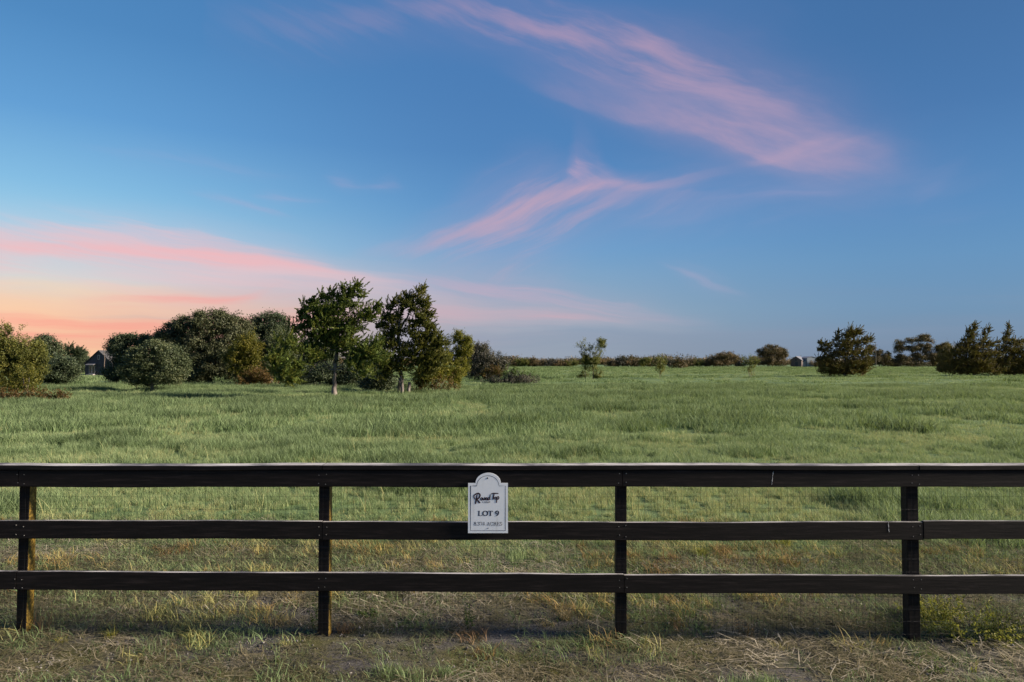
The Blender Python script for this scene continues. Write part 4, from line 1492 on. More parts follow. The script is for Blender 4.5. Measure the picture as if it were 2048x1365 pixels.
tree("shrub", "yellow lit shrub with rusty base right of the open topped cedar", "shrub", (868, 785),
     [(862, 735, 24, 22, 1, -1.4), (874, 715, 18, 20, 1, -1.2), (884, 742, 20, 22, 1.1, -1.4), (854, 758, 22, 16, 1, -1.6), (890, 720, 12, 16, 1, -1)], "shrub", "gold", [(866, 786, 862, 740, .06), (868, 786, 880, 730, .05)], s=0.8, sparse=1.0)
tree("shrub", "rusty brown undergrowth shrub below the yellow lit shrub", "shrub", (850, 787),
     [(835, 772, 20, 14, .9), (862, 770, 26, 16, .9), (890, 768, 20, 16, .8), (905, 772, 12, 12, .7)], "shrub", "rust", [(866, 788, 845, 765, .04), (866, 788, 890, 760, .04)], s=0.85, sparse=.8)
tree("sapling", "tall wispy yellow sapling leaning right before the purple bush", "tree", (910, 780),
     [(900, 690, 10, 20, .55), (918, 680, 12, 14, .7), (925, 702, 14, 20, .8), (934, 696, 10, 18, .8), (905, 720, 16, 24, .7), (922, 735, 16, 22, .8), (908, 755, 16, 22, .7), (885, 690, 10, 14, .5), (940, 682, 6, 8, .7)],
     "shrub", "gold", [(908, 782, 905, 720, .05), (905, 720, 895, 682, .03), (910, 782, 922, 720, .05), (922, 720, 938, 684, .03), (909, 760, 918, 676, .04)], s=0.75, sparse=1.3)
tree("bush", "rounded purple grey bush right of the yellow sapling", "bush", (965, 761),
     [(955, 722, 34, 28), (935, 715, 22, 24), (985, 728, 26, 24), (998, 738, 16, 16), (970, 740, 36, 20), (945, 743, 26, 16), (962, 703, 18, 12, .8)], "shrub", "plum", [(960, 762, 950, 720, .08), (966, 762, 985, 725, .07)], s=1.1)
tree("shrub", "small rusty shrub at the foot of the purple grey bush", "shrub", (985, 764), [(975, 752, 14, 10, .8), (992, 748, 14, 12, .8)], "shrub", "rust", [(984, 765, 984, 745, .03)], s=1.0)

# the wood on the left
tree("oak_tree", "largest rounded dark oak of the wood on the left", "tree", (420, 770),
     [(425, 645, 44, 27), (385, 658, 40, 24), (350, 668, 32, 22), (325, 685, 22, 20), (462, 660, 36, 26), (485, 680, 26, 26), (400, 690, 52, 32), (450, 700, 46, 36), (360, 705, 44, 32), (420, 735, 56, 32), (370, 742, 44, 28), (470, 738, 36, 30), (338, 650, 12, 8), (480, 640, 14, 10, .8), (398, 634, 14, 9), (440, 630, 16, 11)],
     "oak", "oak", [(418, 772, 415, 715, .35), (415, 715, 370, 680, .2), (416, 715, 460, 675, .2), (416, 715, 420, 650, .2)], depth=1.15)
tree("oak_tree", "flat topped dark oak rising behind the wood left of the tall cedar", "tree", (540, 766),
     [(522, 640, 24, 12), (550, 634, 24, 12), (566, 642, 14, 12), (505, 645, 12, 8), (540, 655, 38, 14), (520, 668, 24, 16), (555, 672, 24, 18), (540, 700, 36, 26), (540, 735, 40, 26)],
     "oak", "oak_dark", [(540, 768, 540, 680, .3), (540, 680, 515, 645, .12), (540, 680, 562, 643, .12)])
tree("shrub", "bright yellow green shrub before the largest oak", "shrub", (488, 773),
     [(485, 700, 28, 24), (500, 690, 18, 20), (470, 712, 20, 24), (505, 722, 20, 28), (488, 740, 30, 26)], "shrub", "yellow", [(486, 774, 480, 710, .06), (490, 774, 503, 700, .06)], s=1.0)
tree("shrub", "rusty low shrub under the bright yellow green shrub", "shrub", (502, 775), [(490, 762, 22, 12, .9), (512, 757, 22, 16, .9), (535, 760, 18, 12, .8)], "shrub", "rust", [(500, 776, 505, 755, .03)], s=1.0)
tree("shrub", "tall grey green shrub left of the tall cedar", "shrub", (555, 773),
     [(555, 680, 24, 24), (538, 700, 22, 24), (570, 700, 24, 28), (545, 735, 30, 30), (575, 740, 22, 28)], "shrub", "grey", [(552, 775, 545, 700, .07), (556, 775, 566, 690, .06)], s=0.95)
tree("oak_tree", "low spreading grey green oak with dark trunk near the cabin", "tree", (305, 784),
     [(310, 705, 36, 22), (285, 718, 32, 24), (338, 715, 30, 24), (350, 735, 24, 22), (268, 738, 26, 24), (305, 742, 44, 24), (262, 755, 18, 14), (335, 755, 30, 15), (285, 762, 28, 11), (312, 690, 18, 9), (352, 752, 16, 14, .9)],
     "oak", "grey", [(305, 785, 304, 755, .16), (304, 755, 275, 730, .09), (304, 755, 335, 725, .09), (304, 757, 310, 715, .09), (303, 770, 262, 765, .05), (306, 770, 345, 764, .05)], s=0.9)
tree("oak_tree", "dark oak leaning over the right side of the cabin", "tree", (232, 770),
     [(247, 687, 26, 16), (228, 697, 15, 14), (272, 683, 22, 15), (296, 684, 18, 14), (240, 712, 22, 15), (264, 710, 24, 18), (232, 735, 19, 18), (226, 754, 22, 13), (250, 748, 22, 19)],
     "oak", "oak_dark", [(230, 771, 236, 720, .16), (236, 720, 262, 692, .08)])
tree("oak_tree", "dark rounded oak behind the yellowing tree at left edge", "tree", (95, 768),
     [(88, 690, 22, 20), (80, 712, 28, 24), (105, 708, 16, 20), (90, 740, 34, 24)], "oak", "oak_dark", [(92, 770, 90, 700, .2)])
tree("bush", "dark rounded bush left of the grass gap before the cabin", "bush", (118, 775),
     [(118, 732, 26, 22), (100, 745, 24, 22), (138, 745, 16, 22), (118, 756, 32, 16), (128, 722, 16, 12)], "oak", "oak_dark", [(116, 776, 114, 740, .1)])
tree("cedar_tree", "ragged dark cedar rising behind the bush left of the cabin", "tree", (150, 757),
     [(146, 704, 13, 9), (138, 696, 7, 7), (155, 704, 8, 8), (163, 710, 6, 8), (132, 708, 12, 10), (144, 722, 16, 14), (148, 738, 12, 14), (135, 738, 14, 16)], "cedar", "oak_dark", [(146, 758, 146, 704, .15)], s=1.15)
tree("oak_tree", "dark tree standing right behind the left eave of the cabin", "tree", (163, 747),
     [(160, 712, 13, 14), (168, 722, 10, 12), (152, 724, 12, 16), (164, 736, 16, 12), (150, 738, 14, 12)], "oak", "oak_dark", [(162, 748, 161, 712, .25)], s=2.0)
tree("oak_tree", "thin pale treetop between the rounded oak and the ragged cedar", "tree", (122, 752), [(122, 698, 9, 9, .7), (126, 710, 12, 10, .8), (122, 730, 14, 16)], "oak", "far", [(122, 753, 122, 700, .15)], s=1.8)
tree("broadleaf_tree", "yellowing broadleaf tree with wispy top at the left edge", "tree", (36, 786),
     [(10, 700, 40, 28), (45, 705, 34, 26), (70, 715, 20, 20), (20, 735, 44, 28), (60, 742, 30, 26), (30, 765, 40, 20), (-40, 720, 50, 50), (12, 668, 22, 8, .35), (25, 660, 14, 4, .4), (5, 655, 14, 5, .4), (68, 690, 14, 12, .8), (-20, 690, 40, 26, .8)],
     "shrub", "olive", [(34, 788, 25, 720, .14), (25, 720, 10, 660, .05), (25, 720, 55, 690, .06), (30, 730, 70, 715, .05), (14, 690, 30, 656, .03)], s=0.9)
tree("shrub", "orange yellow shrub at the foot of the yellowing left edge tree", "shrub", (52, 789),
     [(50, 750, 20, 20, .5), (62, 768, 14, 16, .7), (20, 772, 22, 14, .7), (45, 776, 24, 12, .8), (-15, 772, 24, 16, .7)], "shrub", "yellow", [(50, 790, 48, 745, .05), (54, 790, 63, 755, .05)], s=0.8)
tree("brush_pile", "low reddish brown brush pile at the left edge of the field", "brush", (60, 806),
     [(10, 795, 34, 10), (55, 794, 34, 10), (95, 796, 28, 8), (125, 795, 16, 9), (-30, 795, 30, 12)], "shrub", "rust", [(20, 806, -10, 785, .03), (60, 806, 95, 788, .03), (90, 806, 130, 790, .03), (70, 805, 45, 785, .03)], s=0.75, trunk_name="dead_stick", crown_name="dry_leaves")
# understorey behind the tall cedar
tree("bush", "dark bush behind the pale trunk of the tall cedar", "bush", (640, 777), [(630, 752, 30, 22), (655, 745, 26, 22), (610, 757, 24, 18)], "oak", "oak_dark", [(640, 778, 640, 750, .08)])
tree("bush", "dark bush right of the tall cedar's pale trunk", "bush", (705, 777), [(700, 750, 30, 22), (725, 752, 26, 20), (680, 757, 24, 18)], "oak", "oak_dark", [(705, 778, 705, 750, .08)])
tree("bush", "dark low bush left of the open topped cedar's foot", "bush", (760, 784), [(752, 762, 30, 20), (775, 765, 24, 18), (740, 770, 18, 12)], "oak", "oak_dark", [(760, 785, 760, 760, .08)])
tree("oak_tree", "dark oak filling the gap behind the tall cedar's left skirt", "tree", (605, 770), [(600, 720, 36, 34), (640, 705, 34, 30), (620, 745, 46, 26)], "oak", "oak_dark", [(605, 771, 605, 720, .2)])
tree("oak_tree", "dark oak between the tall cedar and the open topped cedar", "tree", (725, 768), [(720, 715, 30, 26), (750, 712, 26, 26), (735, 740, 44, 28)], "oak", "oak_dark", [(725, 769, 725, 715, .2)])

# out in the field
tree("brush_pile", "low dark brush pile with green sprigs in mid field", "brush", (1025, 770),
     [(1020, 762, 40, 7), (1050, 762, 30, 6), (990, 764, 26, 6), (1030, 755, 24, 6)], "shrub", "plum", [(990, 769, 1040, 752, .04), (1060, 769, 1015, 754, .04), (1030, 770, 1075, 758, .03), (1000, 768, 970, 760, .03)], s=0.9, trunk_name="dead_stick", crown_name="dead_leaves",
     extra=lambda t, b, d, s: link("green_sprigs", crown_mesh("green_sprigs", lobes_px(b, d, [(1025, 744, 12, 9, .8), (1042, 746, 9, 8, .7), (1010, 748, 6, 5, .6), (1060, 752, 7, 5, .5)]), "shrub", .9), MAT["weed"], t))
tree("sapling", "leafy forked sapling clump standing alone right of the brush pile", "tree", (1178, 759),
     [(1165, 690, 8, 10, .75), (1172, 706, 11, 12, .75), (1190, 698, 13, 10, .8), (1203, 690, 8, 9, .9), (1196, 710, 11, 10, .8), (1168, 722, 11, 12, .9), (1185, 724, 13, 12, .9), (1175, 740, 15, 12, .8), (1192, 744, 11, 10, .8), (1164, 752, 9, 6, .9), (1195, 754, 12, 4, .9)],
     "shrub", "olive", [(1172, 760, 1165, 712, .07), (1165, 712, 1158, 682, .03), (1186, 760, 1188, 715, .07), (1188, 715, 1206, 686, .03), (1186, 730, 1176, 690, .03)], s=0.95, sparse=0.9)
tree("sapling", "small round headed sapling on a thin stem in mid field", "tree", (1320, 757),
     [(1320, 732, 11, 9, .9), (1312, 726, 8, 7, .7), (1328, 728, 8, 8, .7), (1322, 718, 5, 6, .6), (1320, 742, 8, 5, .6)], "shrub", "olive", [(1320, 758, 1320, 730, .05), (1320, 735, 1326, 714, .02), (1320, 735, 1310, 720, .02)], s=1.3)
tree("sapling", "vase shaped reedy bush standing alone left of the barn", "bush", (1500, 755),
     [(1496, 730, 9, 8, .6), (1506, 732, 8, 8, .6), (1502, 722, 6, 6, .6), (1500, 744, 8, 8, .7), (1512, 724, 5, 5, .4), (1490, 724, 4, 5, .4)], "shrub", "olive", [(1500, 756, 1490, 722, .04), (1501, 756, 1506, 716, .04), (1502, 756, 1516, 722, .03), (1499, 756, 1498, 718, .03)], "dead", s=1.3)
tree("bush", "dense round dark bush at the far edge of the field", "bush", (1357, 737), [(1357, 724, 13, 11), (1350, 727, 8, 8), (1364, 727, 8, 8)], "oak", "far", [(1357, 738, 1357, 725, .2)])

RIGHT_CEDAR = [(1695, 672, 14, 9, 1.2), (1711, 666, 10, 8, 1.5), (1722, 662, 5, 6, 1.6), (1703, 660, 3, 7, 1.6), (1676, 676, 7, 9, 1.2), (1678, 664, 2.5, 6, 1.8), (1655, 690, 17, 6, 1), (1642, 685, 8, 3, 1.3), (1650, 700, 15, 6, 1), (1640, 699, 7, 3, 1.2), (1736, 680, 10, 6, 1.1), (1743, 677, 5, 4, 1.4),
               (1715, 685, 22, 9, 1), (1688, 690, 24, 10, 1), (1660, 712, 20, 8, .9), (1700, 708, 32, 14, 1), (1725, 705, 18, 12, 1), (1650, 722, 18, 8, 1), (1638, 718, 4, 6, 1.3), (1665, 732, 30, 12, 1), (1705, 732, 32, 14, 1), (1732, 725, 14, 12, 1), (1655, 742, 20, 9, 1), (1690, 745, 34, 9, 1), (1725, 742, 14, 9, 1)]
tree("cedar_tree", "broad bushy cedar standing alone right of the barn", "tree", (1688, 754), RIGHT_CEDAR, "cedar", "cedar_brown",
     [(1690, 755, 1692, 700, .2), (1692, 700, 1704, 662, .08), (1690, 715, 1655, 692, .06), (1692, 712, 1732, 684, .06)], s=1.05, depth=1.0, sparse=1.25)
tree("cedar_tree", "tallest double topped cedar of the pair at right edge", "tree", (1945, 752),
     [(1945, 670, 10, 12, 1.2), (1952, 655, 5, 10, 1.4), (1941, 660, 4, 7, 1.4), (1937, 685, 14, 12, 1.1), (1920, 692, 10, 7, 1.1), (1972, 668, 5, 10, 1.2), (1980, 658, 4, 7, 1.4), (1968, 684, 10, 10, 1), (1985, 690, 12, 6, .9), (1996, 684, 6, 4, 1), (1955, 695, 28, 10, .9),
      (1930, 705, 28, 12, 1), (1965, 710, 34, 12, 1), (1910, 722, 26, 14, 1), (1950, 728, 40, 14, 1), (1895, 738, 18, 10, 1), (1930, 742, 36, 9, 1), (1975, 740, 30, 11, 1)],
     "cedar", "cedar_brown", [(1947, 753, 1947, 690, .2), (1947, 690, 1951, 655, .07), (1950, 700, 1978, 660, .06), (1947, 710, 1915, 695, .06)], s=1.05, sparse=1.25)
tree("cedar_tree", "single topped brown cedar cut by the right edge", "tree", (2035, 752),
     [(2018, 668, 5, 9, 1.3), (2021, 654, 3, 8, 1.6), (2018, 684, 11, 12, 1.1), (2030, 680, 8, 5, 1), (2040, 690, 12, 8, 1), (2048, 682, 5, 5, 1.2), (2010, 700, 18, 12, 1), (2040, 705, 28, 14, 1), (2015, 722, 30, 14, 1), (2055, 722, 34, 18, 1), (2010, 740, 26, 10, 1), (2050, 742, 34, 10, 1), (2085, 725, 26, 24, 1)],
     "cedar", "cedar_brown", [(2030, 753, 2022, 690, .2), (2022, 690, 2020, 655, .06)], s=1.05, sparse=1.25)
tree("bush", "russet bush at the left foot of the double topped cedar", "bush", (1898, 747), [(1905, 702, 14, 10), (1890, 712, 14, 12), (1900, 728, 20, 14), (1886, 735, 10, 10)], "shrub", "cedar_brown", [(1898, 748, 1898, 705, .1), (1898, 712, 1890, 680, .03), (1898, 712, 1896, 676, .03)], s=1.4)

# far edge of the field
def far_tree(label, x, yb, lobes, style="oak", mat="far", name="oak_tree", cat="tree", trunk=None, group="trees along the far edge of the field"):
    d = 345.0
    p = ray(x, yb, d)
    base = Vector((p.x, p.y, gzf(p.x, p.y)))
    t = thing(name, label, cat, base, group)
    tr = trunk or [(x, yb + 3, x, yb - 12, .35), (x, yb - 10, x - 6, yb - 18, .2), (x, yb - 10, x + 6, yb - 18, .2)]
    V, Fc = tubes(limbs(base, d, tr), 5, 0.1)
    link("trunk", mesh_py("trunk", V, Fc), MAT["bark"], t, True)
    link("crown", crown_mesh("crown", lobes_px(base, d, lobes), style, d / 120.0, 1.0), MAT[mat], t)


far_tree("wide dark far oak behind the field right of the round bush", 1445, 735, [(1430, 718, 16, 10), (1452, 714, 18, 9), (1465, 720, 9, 9), (1440, 727, 28, 7), (1418, 722, 8, 6)])
far_tree("large domed far oak just left of the barn", 1545, 735, [(1545, 702, 18, 11), (1528, 706, 13, 10), (1562, 706, 12, 10), (1540, 715, 22, 9), (1568, 712, 8, 8), (1535, 725, 26, 7), (1560, 726, 18, 6)])
far_tree("open crowned tall far oak between the lone cedar and right edge cedars", 1828, 735,
         [(1800, 686, 11, 6), (1824, 682, 14, 6), (1846, 678, 13, 7), (1856, 674, 6, 6), (1863, 683, 6, 4), (1798, 700, 11, 8, .9), (1826, 698, 14, 8, .8), (1850, 696, 13, 9, .9), (1805, 718, 16, 10), (1838, 716, 16, 10), (1860, 712, 14, 12), (1825, 728, 36, 6)],
         trunk=[(1826, 738, 1826, 700, .5), (1826, 705, 1802, 690, .25), (1826, 705, 1850, 684, .25), (1826, 705, 1824, 684, .22)])
far_tree("russet far tree left of the double topped cedar", 1884, 735, [(1880, 700, 12, 9), (1890, 695, 10, 8), (1880, 716, 18, 12), (1876, 728, 20, 6)], mat="rust")
far_tree("rounded far tree behind the utility pole", 1758, 735, [(1758, 712, 12, 11), (1750, 722, 14, 9), (1768, 722, 12, 9), (1742, 700, 7, 9)])
far_tree("small far tree right of the utility pole", 1776, 735, [(1777, 708, 6, 6), (1776, 718, 9, 8), (1774, 728, 12, 6)], mat="cedar_brown")
far_spots = [(1020, 8, 22, "lowest far tree just right of the brush pile in mid field"), (1045, 12, 24, "rounded far tree above the right end of the mid field brush pile"), (1070, 11, 22, "far tree in the open gap right of the brush pile"),
             (1095, 11, 20, "middle far tree of the line between brush pile and forked sapling"), (1118, 10, 22, "far tree some way left of the forked sapling"), (1140, 9, 18, "low far tree touching the left side of the forked sapling"),
             (1222, 9, 18, "low far tree touching the right side of the forked sapling"), (1244, 14, 16, "tallest ragged far tree right of the forked sapling"), (1265, 10, 20, "broad far tree right of the ragged tall far tree"),
             (1285, 13, 16, "upright far tree left of the small round headed sapling"), (1305, 9, 18, "low far tree behind the left of the small round headed sapling"), (1338, 12, 14, "far tree between the round headed sapling and the dense round bush"),
             (1378, 10, 16, "far tree at the foot of the pole near the dense round bush"), (1395, 12, 14, "far tree left of the wide dark far oak"), (1410, 8, 12, "lowest far tree against the wide dark far oak"), (1478, 6, 14, "tiny far tree behind the vase shaped bush"),
             (1640, 7, 20, "low far tree between the metal shed and the lone cedar"), (1730, 9, 18, "low far tree behind the right skirt of the lone cedar"), (1790, 9, 16, "low far tree left of the open crowned far oak"),
             (980, 10, 26, "far tree half hidden by the purple grey bush"), (1935, 10, 26, "far tree hidden behind the double topped cedar"), (1990, 10, 26, "far tree between the two cedars at right edge"), (2040, 11, 26, "far tree behind the single topped cedar at right edge")]
for i, (x_, h_, w_, lab) in enumerate(far_spots):
    L = []
    for k in range(4):
        xx = x_ + random.uniform(-w_ * .5, w_ * .5)
        hh = h_ * random.uniform(.45, .75)
        L.append((xx, 733 - hh * random.uniform(.7, 1.25), random.uniform(.35, .6) * w_, hh * .8, 1))
    L.append((x_, 733 - h_ * .4, w_ * .9, h_ * .45, 1))
    far_tree(lab, x_, 735, L, "shrub" if i % 3 else "oak", ["far", "olive", "far", "plum"][i % 4], "far_tree")

# a distant belt of woodland beyond, too far to tell trees apart
rng_x = np.linspace(-900, 1100, 150)
lob = []
for xx in rng_x:
    h_ = 1.8 + 9.0 * float(vnoise(xx / 30, 0.5, 77)) ** 1.6 + abs(RNG.normal(0, .8))
    lob.append(((xx, 640 + RNG.normal(0, 18), h_ * .45), (11, 9, h_ * .55), 1.0))
w_ = link("distant_woods", crown_mesh("distant_woods", lob, "oak", 9.0, 1.3), MAT["far"])
w_["kind"] = "stuff"

# dead tree by the cabin
b, d = place(207, 752)
t = thing("dead_tree", "small bare dead tree beside the cabin roof", "tree", b)
V, Fc = tubes(limbs(b, d, [(208, 753, 207, 700, .13, 0), (207, 705, 208, 681, .06, .1), (207, 702, 201, 684, .05, .2), (207, 708, 214, 694, .04, -.2), (204, 694, 199, 690, .03, 0)]), 5, .1)
link("trunk", mesh_py("trunk", V, Fc), MAT["dead"], t, True)
# leaning stick in the field on the right
b, d = place(1778, 753)
t = thing("stick", "thin leaning stick standing in grass right of the lone cedar", "stick", b)
V, Fc = tubes(limbs(b, d, [(1778, 754, 1781, 743, .05, 0)]), 5, .1)
link("stick_shaft", mesh_py("stick_shaft", V, Fc), MAT["dead"], t, True)

# ------------------------------------------------------------------ buildings
MAT["navy"] = plain_mat("dark_navy_siding", (0.030, 0.032, 0.050), 0.6)
MAT["shingle"] = plain_mat("dark_roof", (0.05, 0.048, 0.052), 0.8)
MAT["trim"] = plain_mat("pale_trim", (0.42, 0.38, 0.36), 0.7)
MAT["tin"] = plain_mat("tin_roof", (0.20, 0.195, 0.21), 0.45, 0.1, 3, 0.2)
MAT["barn"] = plain_mat("weathered_barn_wood", (0.12, 0.09, 0.085), 0.9, 0.3, 2)
MAT["shed"] = plain_mat("grey_blue_metal", (0.17, 0.20, 0.24), 0.6)
gm_, nt, out = new_mat("window_glass")
p = N(nt, "ShaderNodeBsdfPrincipled")
p.inputs["Base Color"].default_value = (0.05, 0.055, 0.065, 1)
p.inputs["Roughness"].default_value = 0.12
nt.links.new(p.outputs[0], out.inputs[0])
MAT["glass"] = gm_


def part_box(name, parent, mat, x0, x1, y0, y1, z0, z1):
    V, Fc = box_vf(x0, x1, y0, y1, z0, z1)
    return link(name, mesh_py(name, V, Fc), MAT[mat], parent)


def gable(parent, wall_mat, roof_mat, w, depth, eave, ridge, over=0.25):
    """Gable end faces -y; the wall is one closed prism, the roof two slabs set on it."""
    h = w / 2
    V = [(-h, 0, -0.3), (h, 0, -0.3), (h, 0, eave), (0, 0, ridge), (-h, 0, eave)]
    V += [(x_, depth, z_) for x_, _, z_ in V]
    Fc = [(0, 1, 2, 3, 4), (9, 8, 7, 6, 5), (0, 5, 6, 1), (1, 6, 7, 2), (2, 7, 8, 3), (3, 8, 9, 4), (4, 9, 5, 0)]
    link("wall", mesh_py("wall", V, Fc), MAT[wall_mat], parent)
    sl = (ridge - eave) / h
    for s in (-1, 1):
        e = h + over
        zt = ridge + 0.02
        ze = eave - over * sl + 0.02
        th = 0.14
        V = [(0, -over, zt), (s * e, -over, ze), (s * e, depth + over, ze), (0, depth + over, zt)]
        V += [(x_, y_, z_ + th) for x_, y_, z_ in V]
        Fc = [(0, 1, 2, 3), (7, 6, 5, 4), (0, 4, 5, 1), (1, 5, 6, 2), (2, 6, 7, 3), (3, 7, 4, 0)]
        link("roof", mesh_py("roof", V, Fc), MAT[roof_mat], parent)


cd = 168.0
cp_ = ray(197, 750, cd)
cabin = thing("cabin", "dark navy gabled cabin seen through the gap in the trees", "cabin", (cp_.x, cp_.y, gzf(cp_.x, cp_.y)), rz=R(-8))
gable(cabin, "navy", "shingle", 7.4, 9.0, 2.9, 6.0)
k = cd / F
# door pair, awning, gable window, steps
for s in (-1, 1):
    dr = part_box("door", cabin, "trim", -1.75 + s * 0.42 - .40, -1.75 + s * 0.42 + .40, -0.09, -0.003, 0.25, 2.35)
    part_box("pane", dr, "glass", -1.75 + s * 0.42 - .27, -1.75 + s * 0.42 + .27, -0.12, -0.092, 0.5, 2.2)
aw_v = [(-2.9, -1.0, 2.45), (-0.7, -1.0, 2.45), (-0.7, -0.02, 2.8), (-2.9, -0.02, 2.8)]
V = aw_v + [(x_, y_, z_ + .1) for x_, y_, z_ in aw_v]
link("awning", mesh_py("awning", V, [(0, 3, 2, 1), (4, 5, 6, 7), (0, 1, 5, 4), (1, 2, 6, 5), (2, 3, 7, 6), (3, 0, 4, 7)]), MAT["tin"], cabin)
wf = part_box("window", cabin, "trim", -0.30, 0.34, -0.08, -0.003, 3.85, 4.95)
part_box("pane", wf, "glass", -0.20, 0.24, -0.10, -0.082, 3.95, 4.85)
part_box("step", cabin, "trim", -2.7, -0.8, -0.9, -0.1, -0.2, 0.2)
for i in range(12):
    xx = -3.5 + i * 0.62
    top = 2.9 + (3.7 - abs(xx)) / 3.7 * 3.1 - .25
    if -2.95 < xx < -0.65 or -0.35 < xx < 0.4:
        continue
    part_box("batten", cabin, "navy", xx - .03, xx + .03, -0.03, -0.002, 0.0, top)

bd = 345.0
q = ray(1592, 735, bd)
barn = thing("barn", "weathered wooden barn with pale tin roof beside the domed oak", "barn", (q.x, q.y, gzf(q.x, q.y)), rz=R(-38))
gable(barn, "barn", "tin", 5.4, 7.5, 3.4, 5.2, .3)
part_box("door", barn, "shingle", -0.3, 1.0, -0.06, -0.003, 0.2, 2.6)
part_box("loft_opening", barn, "shingle", -0.5, 0.5, -0.06, -0.003, 3.0, 4.0)
q = ray(1624, 735, bd)
shed = thing("shed", "pale grey blue metal shed right of the barn", "shed", (q.x, q.y, gzf(q.x, q.y)), rz=R(8))
gable(shed, "shed", "tin", 5.2, 7, 4.4, 5.1, .15)
part_box("door", shed, "trim", -0.6, 1.0, -0.06, -0.003, 0.1, 2.8)
V = [(-5.6, 0.5, -.2), (-2.62, 0.5, -.2), (-2.62, 0.5, 3.3), (-5.6, 0.5, 1.9), (-5.6, 6, -.2), (-2.62, 6, -.2), (-2.62, 6, 3.3), (-5.6, 6, 1.9)]
link("lean_to", mesh_py("lean_to", V, [(0, 1, 2, 3), (7, 6, 5, 4), (3, 2, 6, 7), (0, 3, 7, 4), (1, 5, 6, 2), (0, 4, 5, 1)]), MAT["tin"], shed)

for (x_, yt, lab, dd) in ((1752, 687, "tall utility pole right of the lone cedar", 330), (1467, 701, "utility pole behind the wide far oak", 360), (1376, 707, "utility pole near the dense round bush", 380)):
    q = ray(x_, 735, dd)
    b = Vector((q.x, q.y, gzf(q.x, q.y)))
    t = thing("utility_pole", lab, "utility pole", b, "utility poles beyond the field")
    top = ray(x_ - 0.5, yt, dd)
    V, Fc = tubes([([(0, 0, -.3), (0.02, 0, (top.z - b.z) * .5), (0, 0, top.z - b.z)], [.17, .15, .11])], 7)
    link("pole", mesh_py("pole", V, Fc), MAT["bark"], t, True)
    V, Fc = box_vf(-0.9, 0.9, -0.19, -0.12, top.z - b.z - .9, top.z - b.z - .75)
    link("crossarm", mesh_py("crossarm", V, Fc), MAT["bark"], t)


# ------------------------------------------------------------------ plants round the fence
def tuft(label, px, py, n, h, spread, mat, name="grass_tuft", lean=(0.3, 1.1), width=0.004, group="grass tufts along the fence"):
    b, d = place(px, py)
    t = thing(name, label, "grass tuft", b, group)
    o = blade_clump("blades", n, spread, h * .45, h, width, 4, MAT[mat], lean)
    me = o.data
    r = np.zeros(len(me.vertices), np.float32)
    me.attributes["rnd"].data.foreach_get("value", r)
    a = me.attributes.new("tint", "FLOAT", "POINT")
    a.data.foreach_set("value", r)
    COL.objects.link(o)
    o.parent = t
    return t


def weed(label, px, py, stems, h, spread, leaf, mat, name="weed", lean=0.5, leaves=16, category="weed", stem_r=0.0022):
    """Branching stems with leaflets in pairs up each stem."""
    b, d = place(px, py)
    t = thing(name, label, category, b)
    polys, C, D, L, W = [], [], [], [], []
    for i in range(stems):
        a = RNG.random() * 6.28
        rr = spread * math.sqrt(RNG.random()) * .35
        p0 = np.array([rr * math.cos(a), rr * math.sin(a), -0.01])
        tip = p0 + np.array([math.cos(a) * spread * lean * (0.4 + RNG.random()), math.sin(a) * spread * lean * (.4 + RNG.random()), h * (0.55 + .45 * RNG.random())])
        pts = wobble(p0, tip, 6, 0.12, -0.08)
        polys.append((pts, np.linspace(stem_r, stem_r * .4, 6)))
        for k in range(leaves):
            tt = 0.25 + 0.75 * (k + RNG.random()) / leaves
            f = tt * 5
            j = min(int(f), 4)
            q = pts[j] + (pts[j + 1] - pts[j]) * (f - j)
            dv = unit(1)[0] * 0.9 + (pts[j + 1] - pts[j]) / (np.linalg.norm(pts[j + 1] - pts[j]) + 1e-9) * .5
            dv /= np.linalg.norm(dv)
            ll = leaf * (0.6 + .8 * RNG.random())
            C.append(q + dv * ll * .55)
            D.append(dv)
            L.append(ll)
            W.append(ll * (0.38 + .2 * RNG.random()))
    V, Fc = tubes(polys, 4)
    me = mesh_py("stems", V, Fc)
    link("stems", me, MAT["straw"] if mat.startswith("straw") else MAT["weed"], t)
    V, Fc, T = leaf_quads(np.array(C), np.array(D), np.array(L), np.array(W), RNG.random(len(C)))
    link("leaves", mesh_np("leaves", V, Fc, {"tint": ("FACE", T)}), MAT[mat], t)
    return t


weed("ferny yellow green weed mound right of the widest fence post", 1925, 1262, 95, 0.21, 0.44, 0.020, "weed_yellow", lean=0.75, leaves=34)
weed("yellow green weed clump against the widest fence post's right side", 1868, 1240, 40, 0.20, 0.22, 0.019, "weed_yellow", lean=0.6, leaves=30)
weed("small bright green weed right of the second fence post", 735, 1236, 20, 0.09, 0.09, 0.022, "weed", leaves=18)
weed("leafy pale weed climbing across the second fence post's foot", 636, 1262, 7, 0.30, 0.10, 0.022, "weed", leaves=18, lean=0.6)
weed("upright pale green weed under the lowest rail below the sign", 938, 1256, 8, 0.22, 0.08, 0.020, "weed", leaves=20)
weed("crisp tan dead weed in the right middle of the verge", 1496, 1272, 9, 0.17, 0.12, 0.016, "straw_red", name="dead_weed", leaves=22)
weed("low green weed patch at lower right of the verge", 1850, 1338, 26, 0.05, 0.16, 0.018, "weed", leaves=14)
weed("tiny green weed at lower left of the verge", 545, 1325, 8, 0.05, 0.06, 0.014, "weed", leaves=10)
weed("tiny green weed below the third fence post", 1395, 1318, 7, 0.07, 0.05, 0.014, "weed", leaves=10)
weed("low spreading green weed right of the sign's foot", 1170, 1296, 12, 0.06, 0.08, 0.018, "weed", leaves=12)
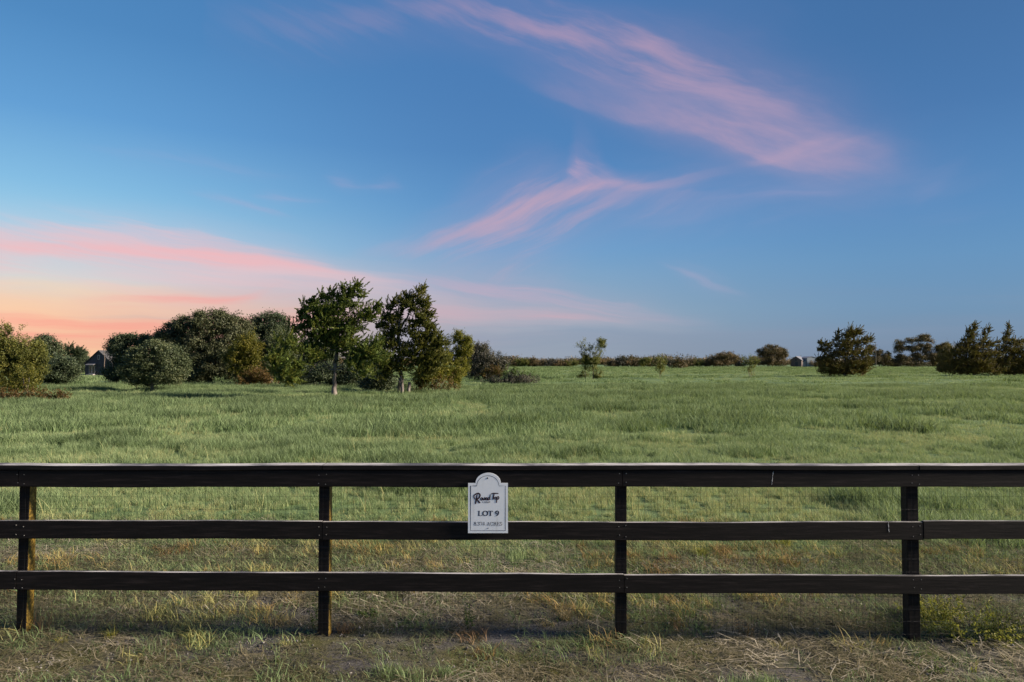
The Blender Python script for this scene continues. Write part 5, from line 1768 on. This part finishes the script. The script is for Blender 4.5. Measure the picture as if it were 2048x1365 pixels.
weed("pale seedhead weed bending across the widest post's foot", 1842, 1268, 3, 0.20, 0.18, 0.014, "straw", name="dead_weed", leaves=6, lean=-0.9)
tuft("large fan of dry grass left of the third fence post", 1130, 1240, 120, 0.16, 0.05, "straw", lean=(.4, 1.4))
tuft("spiky dry stalks midway between third and widest posts", 1692, 1256, 60, 0.17, 0.08, "straw", lean=(.4, 1.6))
tuft("short reddish dry tuft right of the third fence post", 1352, 1256, 80, 0.11, 0.09, "straw_red")
tuft("reddish tuft below the upright pale green weed", 945, 1275, 150, 0.13, 0.14, "straw_red", lean=(.4, 1.3))
tuft("bushy tan tuft just right of the second fence post", 692, 1262, 130, 0.12, 0.08, "straw_red", lean=(.4, 1.3))
tuft("golden dry tuft just left of the second fence post", 560, 1248, 110, 0.13, 0.09, "straw")
tuft("green gold tuft in the middle of the left span", 385, 1272, 110, 0.11, 0.09, "weed_yellow", lean=(.5, 1.5))
tuft("upright yellow tuft in the left part of the left span", 220, 1276, 60, 0.14, 0.04, "weed_yellow")
tuft("small yellow tuft right of the first fence post", 124, 1284, 50, 0.07, 0.04, "weed_yellow")
tuft("small round tuft below the middle of the left span", 342, 1300, 60, 0.07, 0.05, "straw")
tuft("round green yellow tuft at the bottom below the sign", 1106, 1352, 80, 0.08, 0.04, "weed_yellow")
tuft("tall reddish dry stalks against the first fence post", 85, 1262, 40, 0.33, 0.08, "straw_red", lean=(.1, .7), width=0.003)
tuft("pair of pale upright stalks at right edge of the weed mound", 2004, 1282, 7, 0.34, 0.03, "straw", lean=(.02, .15), width=0.005)
tuft("small upright green blades at lower right corner", 1948, 1345, 9, 0.13, 0.03, "weed_yellow", lean=(.2, .6), width=0.006)
tuft("thick yellow tuft behind the fence near third post", 1402, 1112, 120, 0.17, 0.08, "weed_yellow", width=0.006)
tuft("pale tuft behind the fence right of the middle", 1565, 1092, 120, 0.20, 0.10, "weed_yellow", width=0.006)

# long broken stalks lying at the lower left
for i, (p0, p1, lab) in enumerate((((-10, 1288), (95, 1296), "long pale straw stalk lying at the lower left edge"), ((80, 1294), (132, 1318), "forked straw stalk lying at lower left"), ((300, 1215), (345, 1236), "thin straw stalk lying under the left span"))):
    a, _ = place(*p0)
    c, _ = place(*p1)
    t = thing("straw_stalk", lab, "straw", a)
    pts = wobble((0, 0, .02), (c.x - a.x, c.y - a.y, c.z - a.z + .02), 7, .04)
    V, Fc = tubes([(pts, np.linspace(.0035, .0018, 7))], 5)
    link("stalk", mesh_py("stalk", V, Fc), MAT["straw"], t)
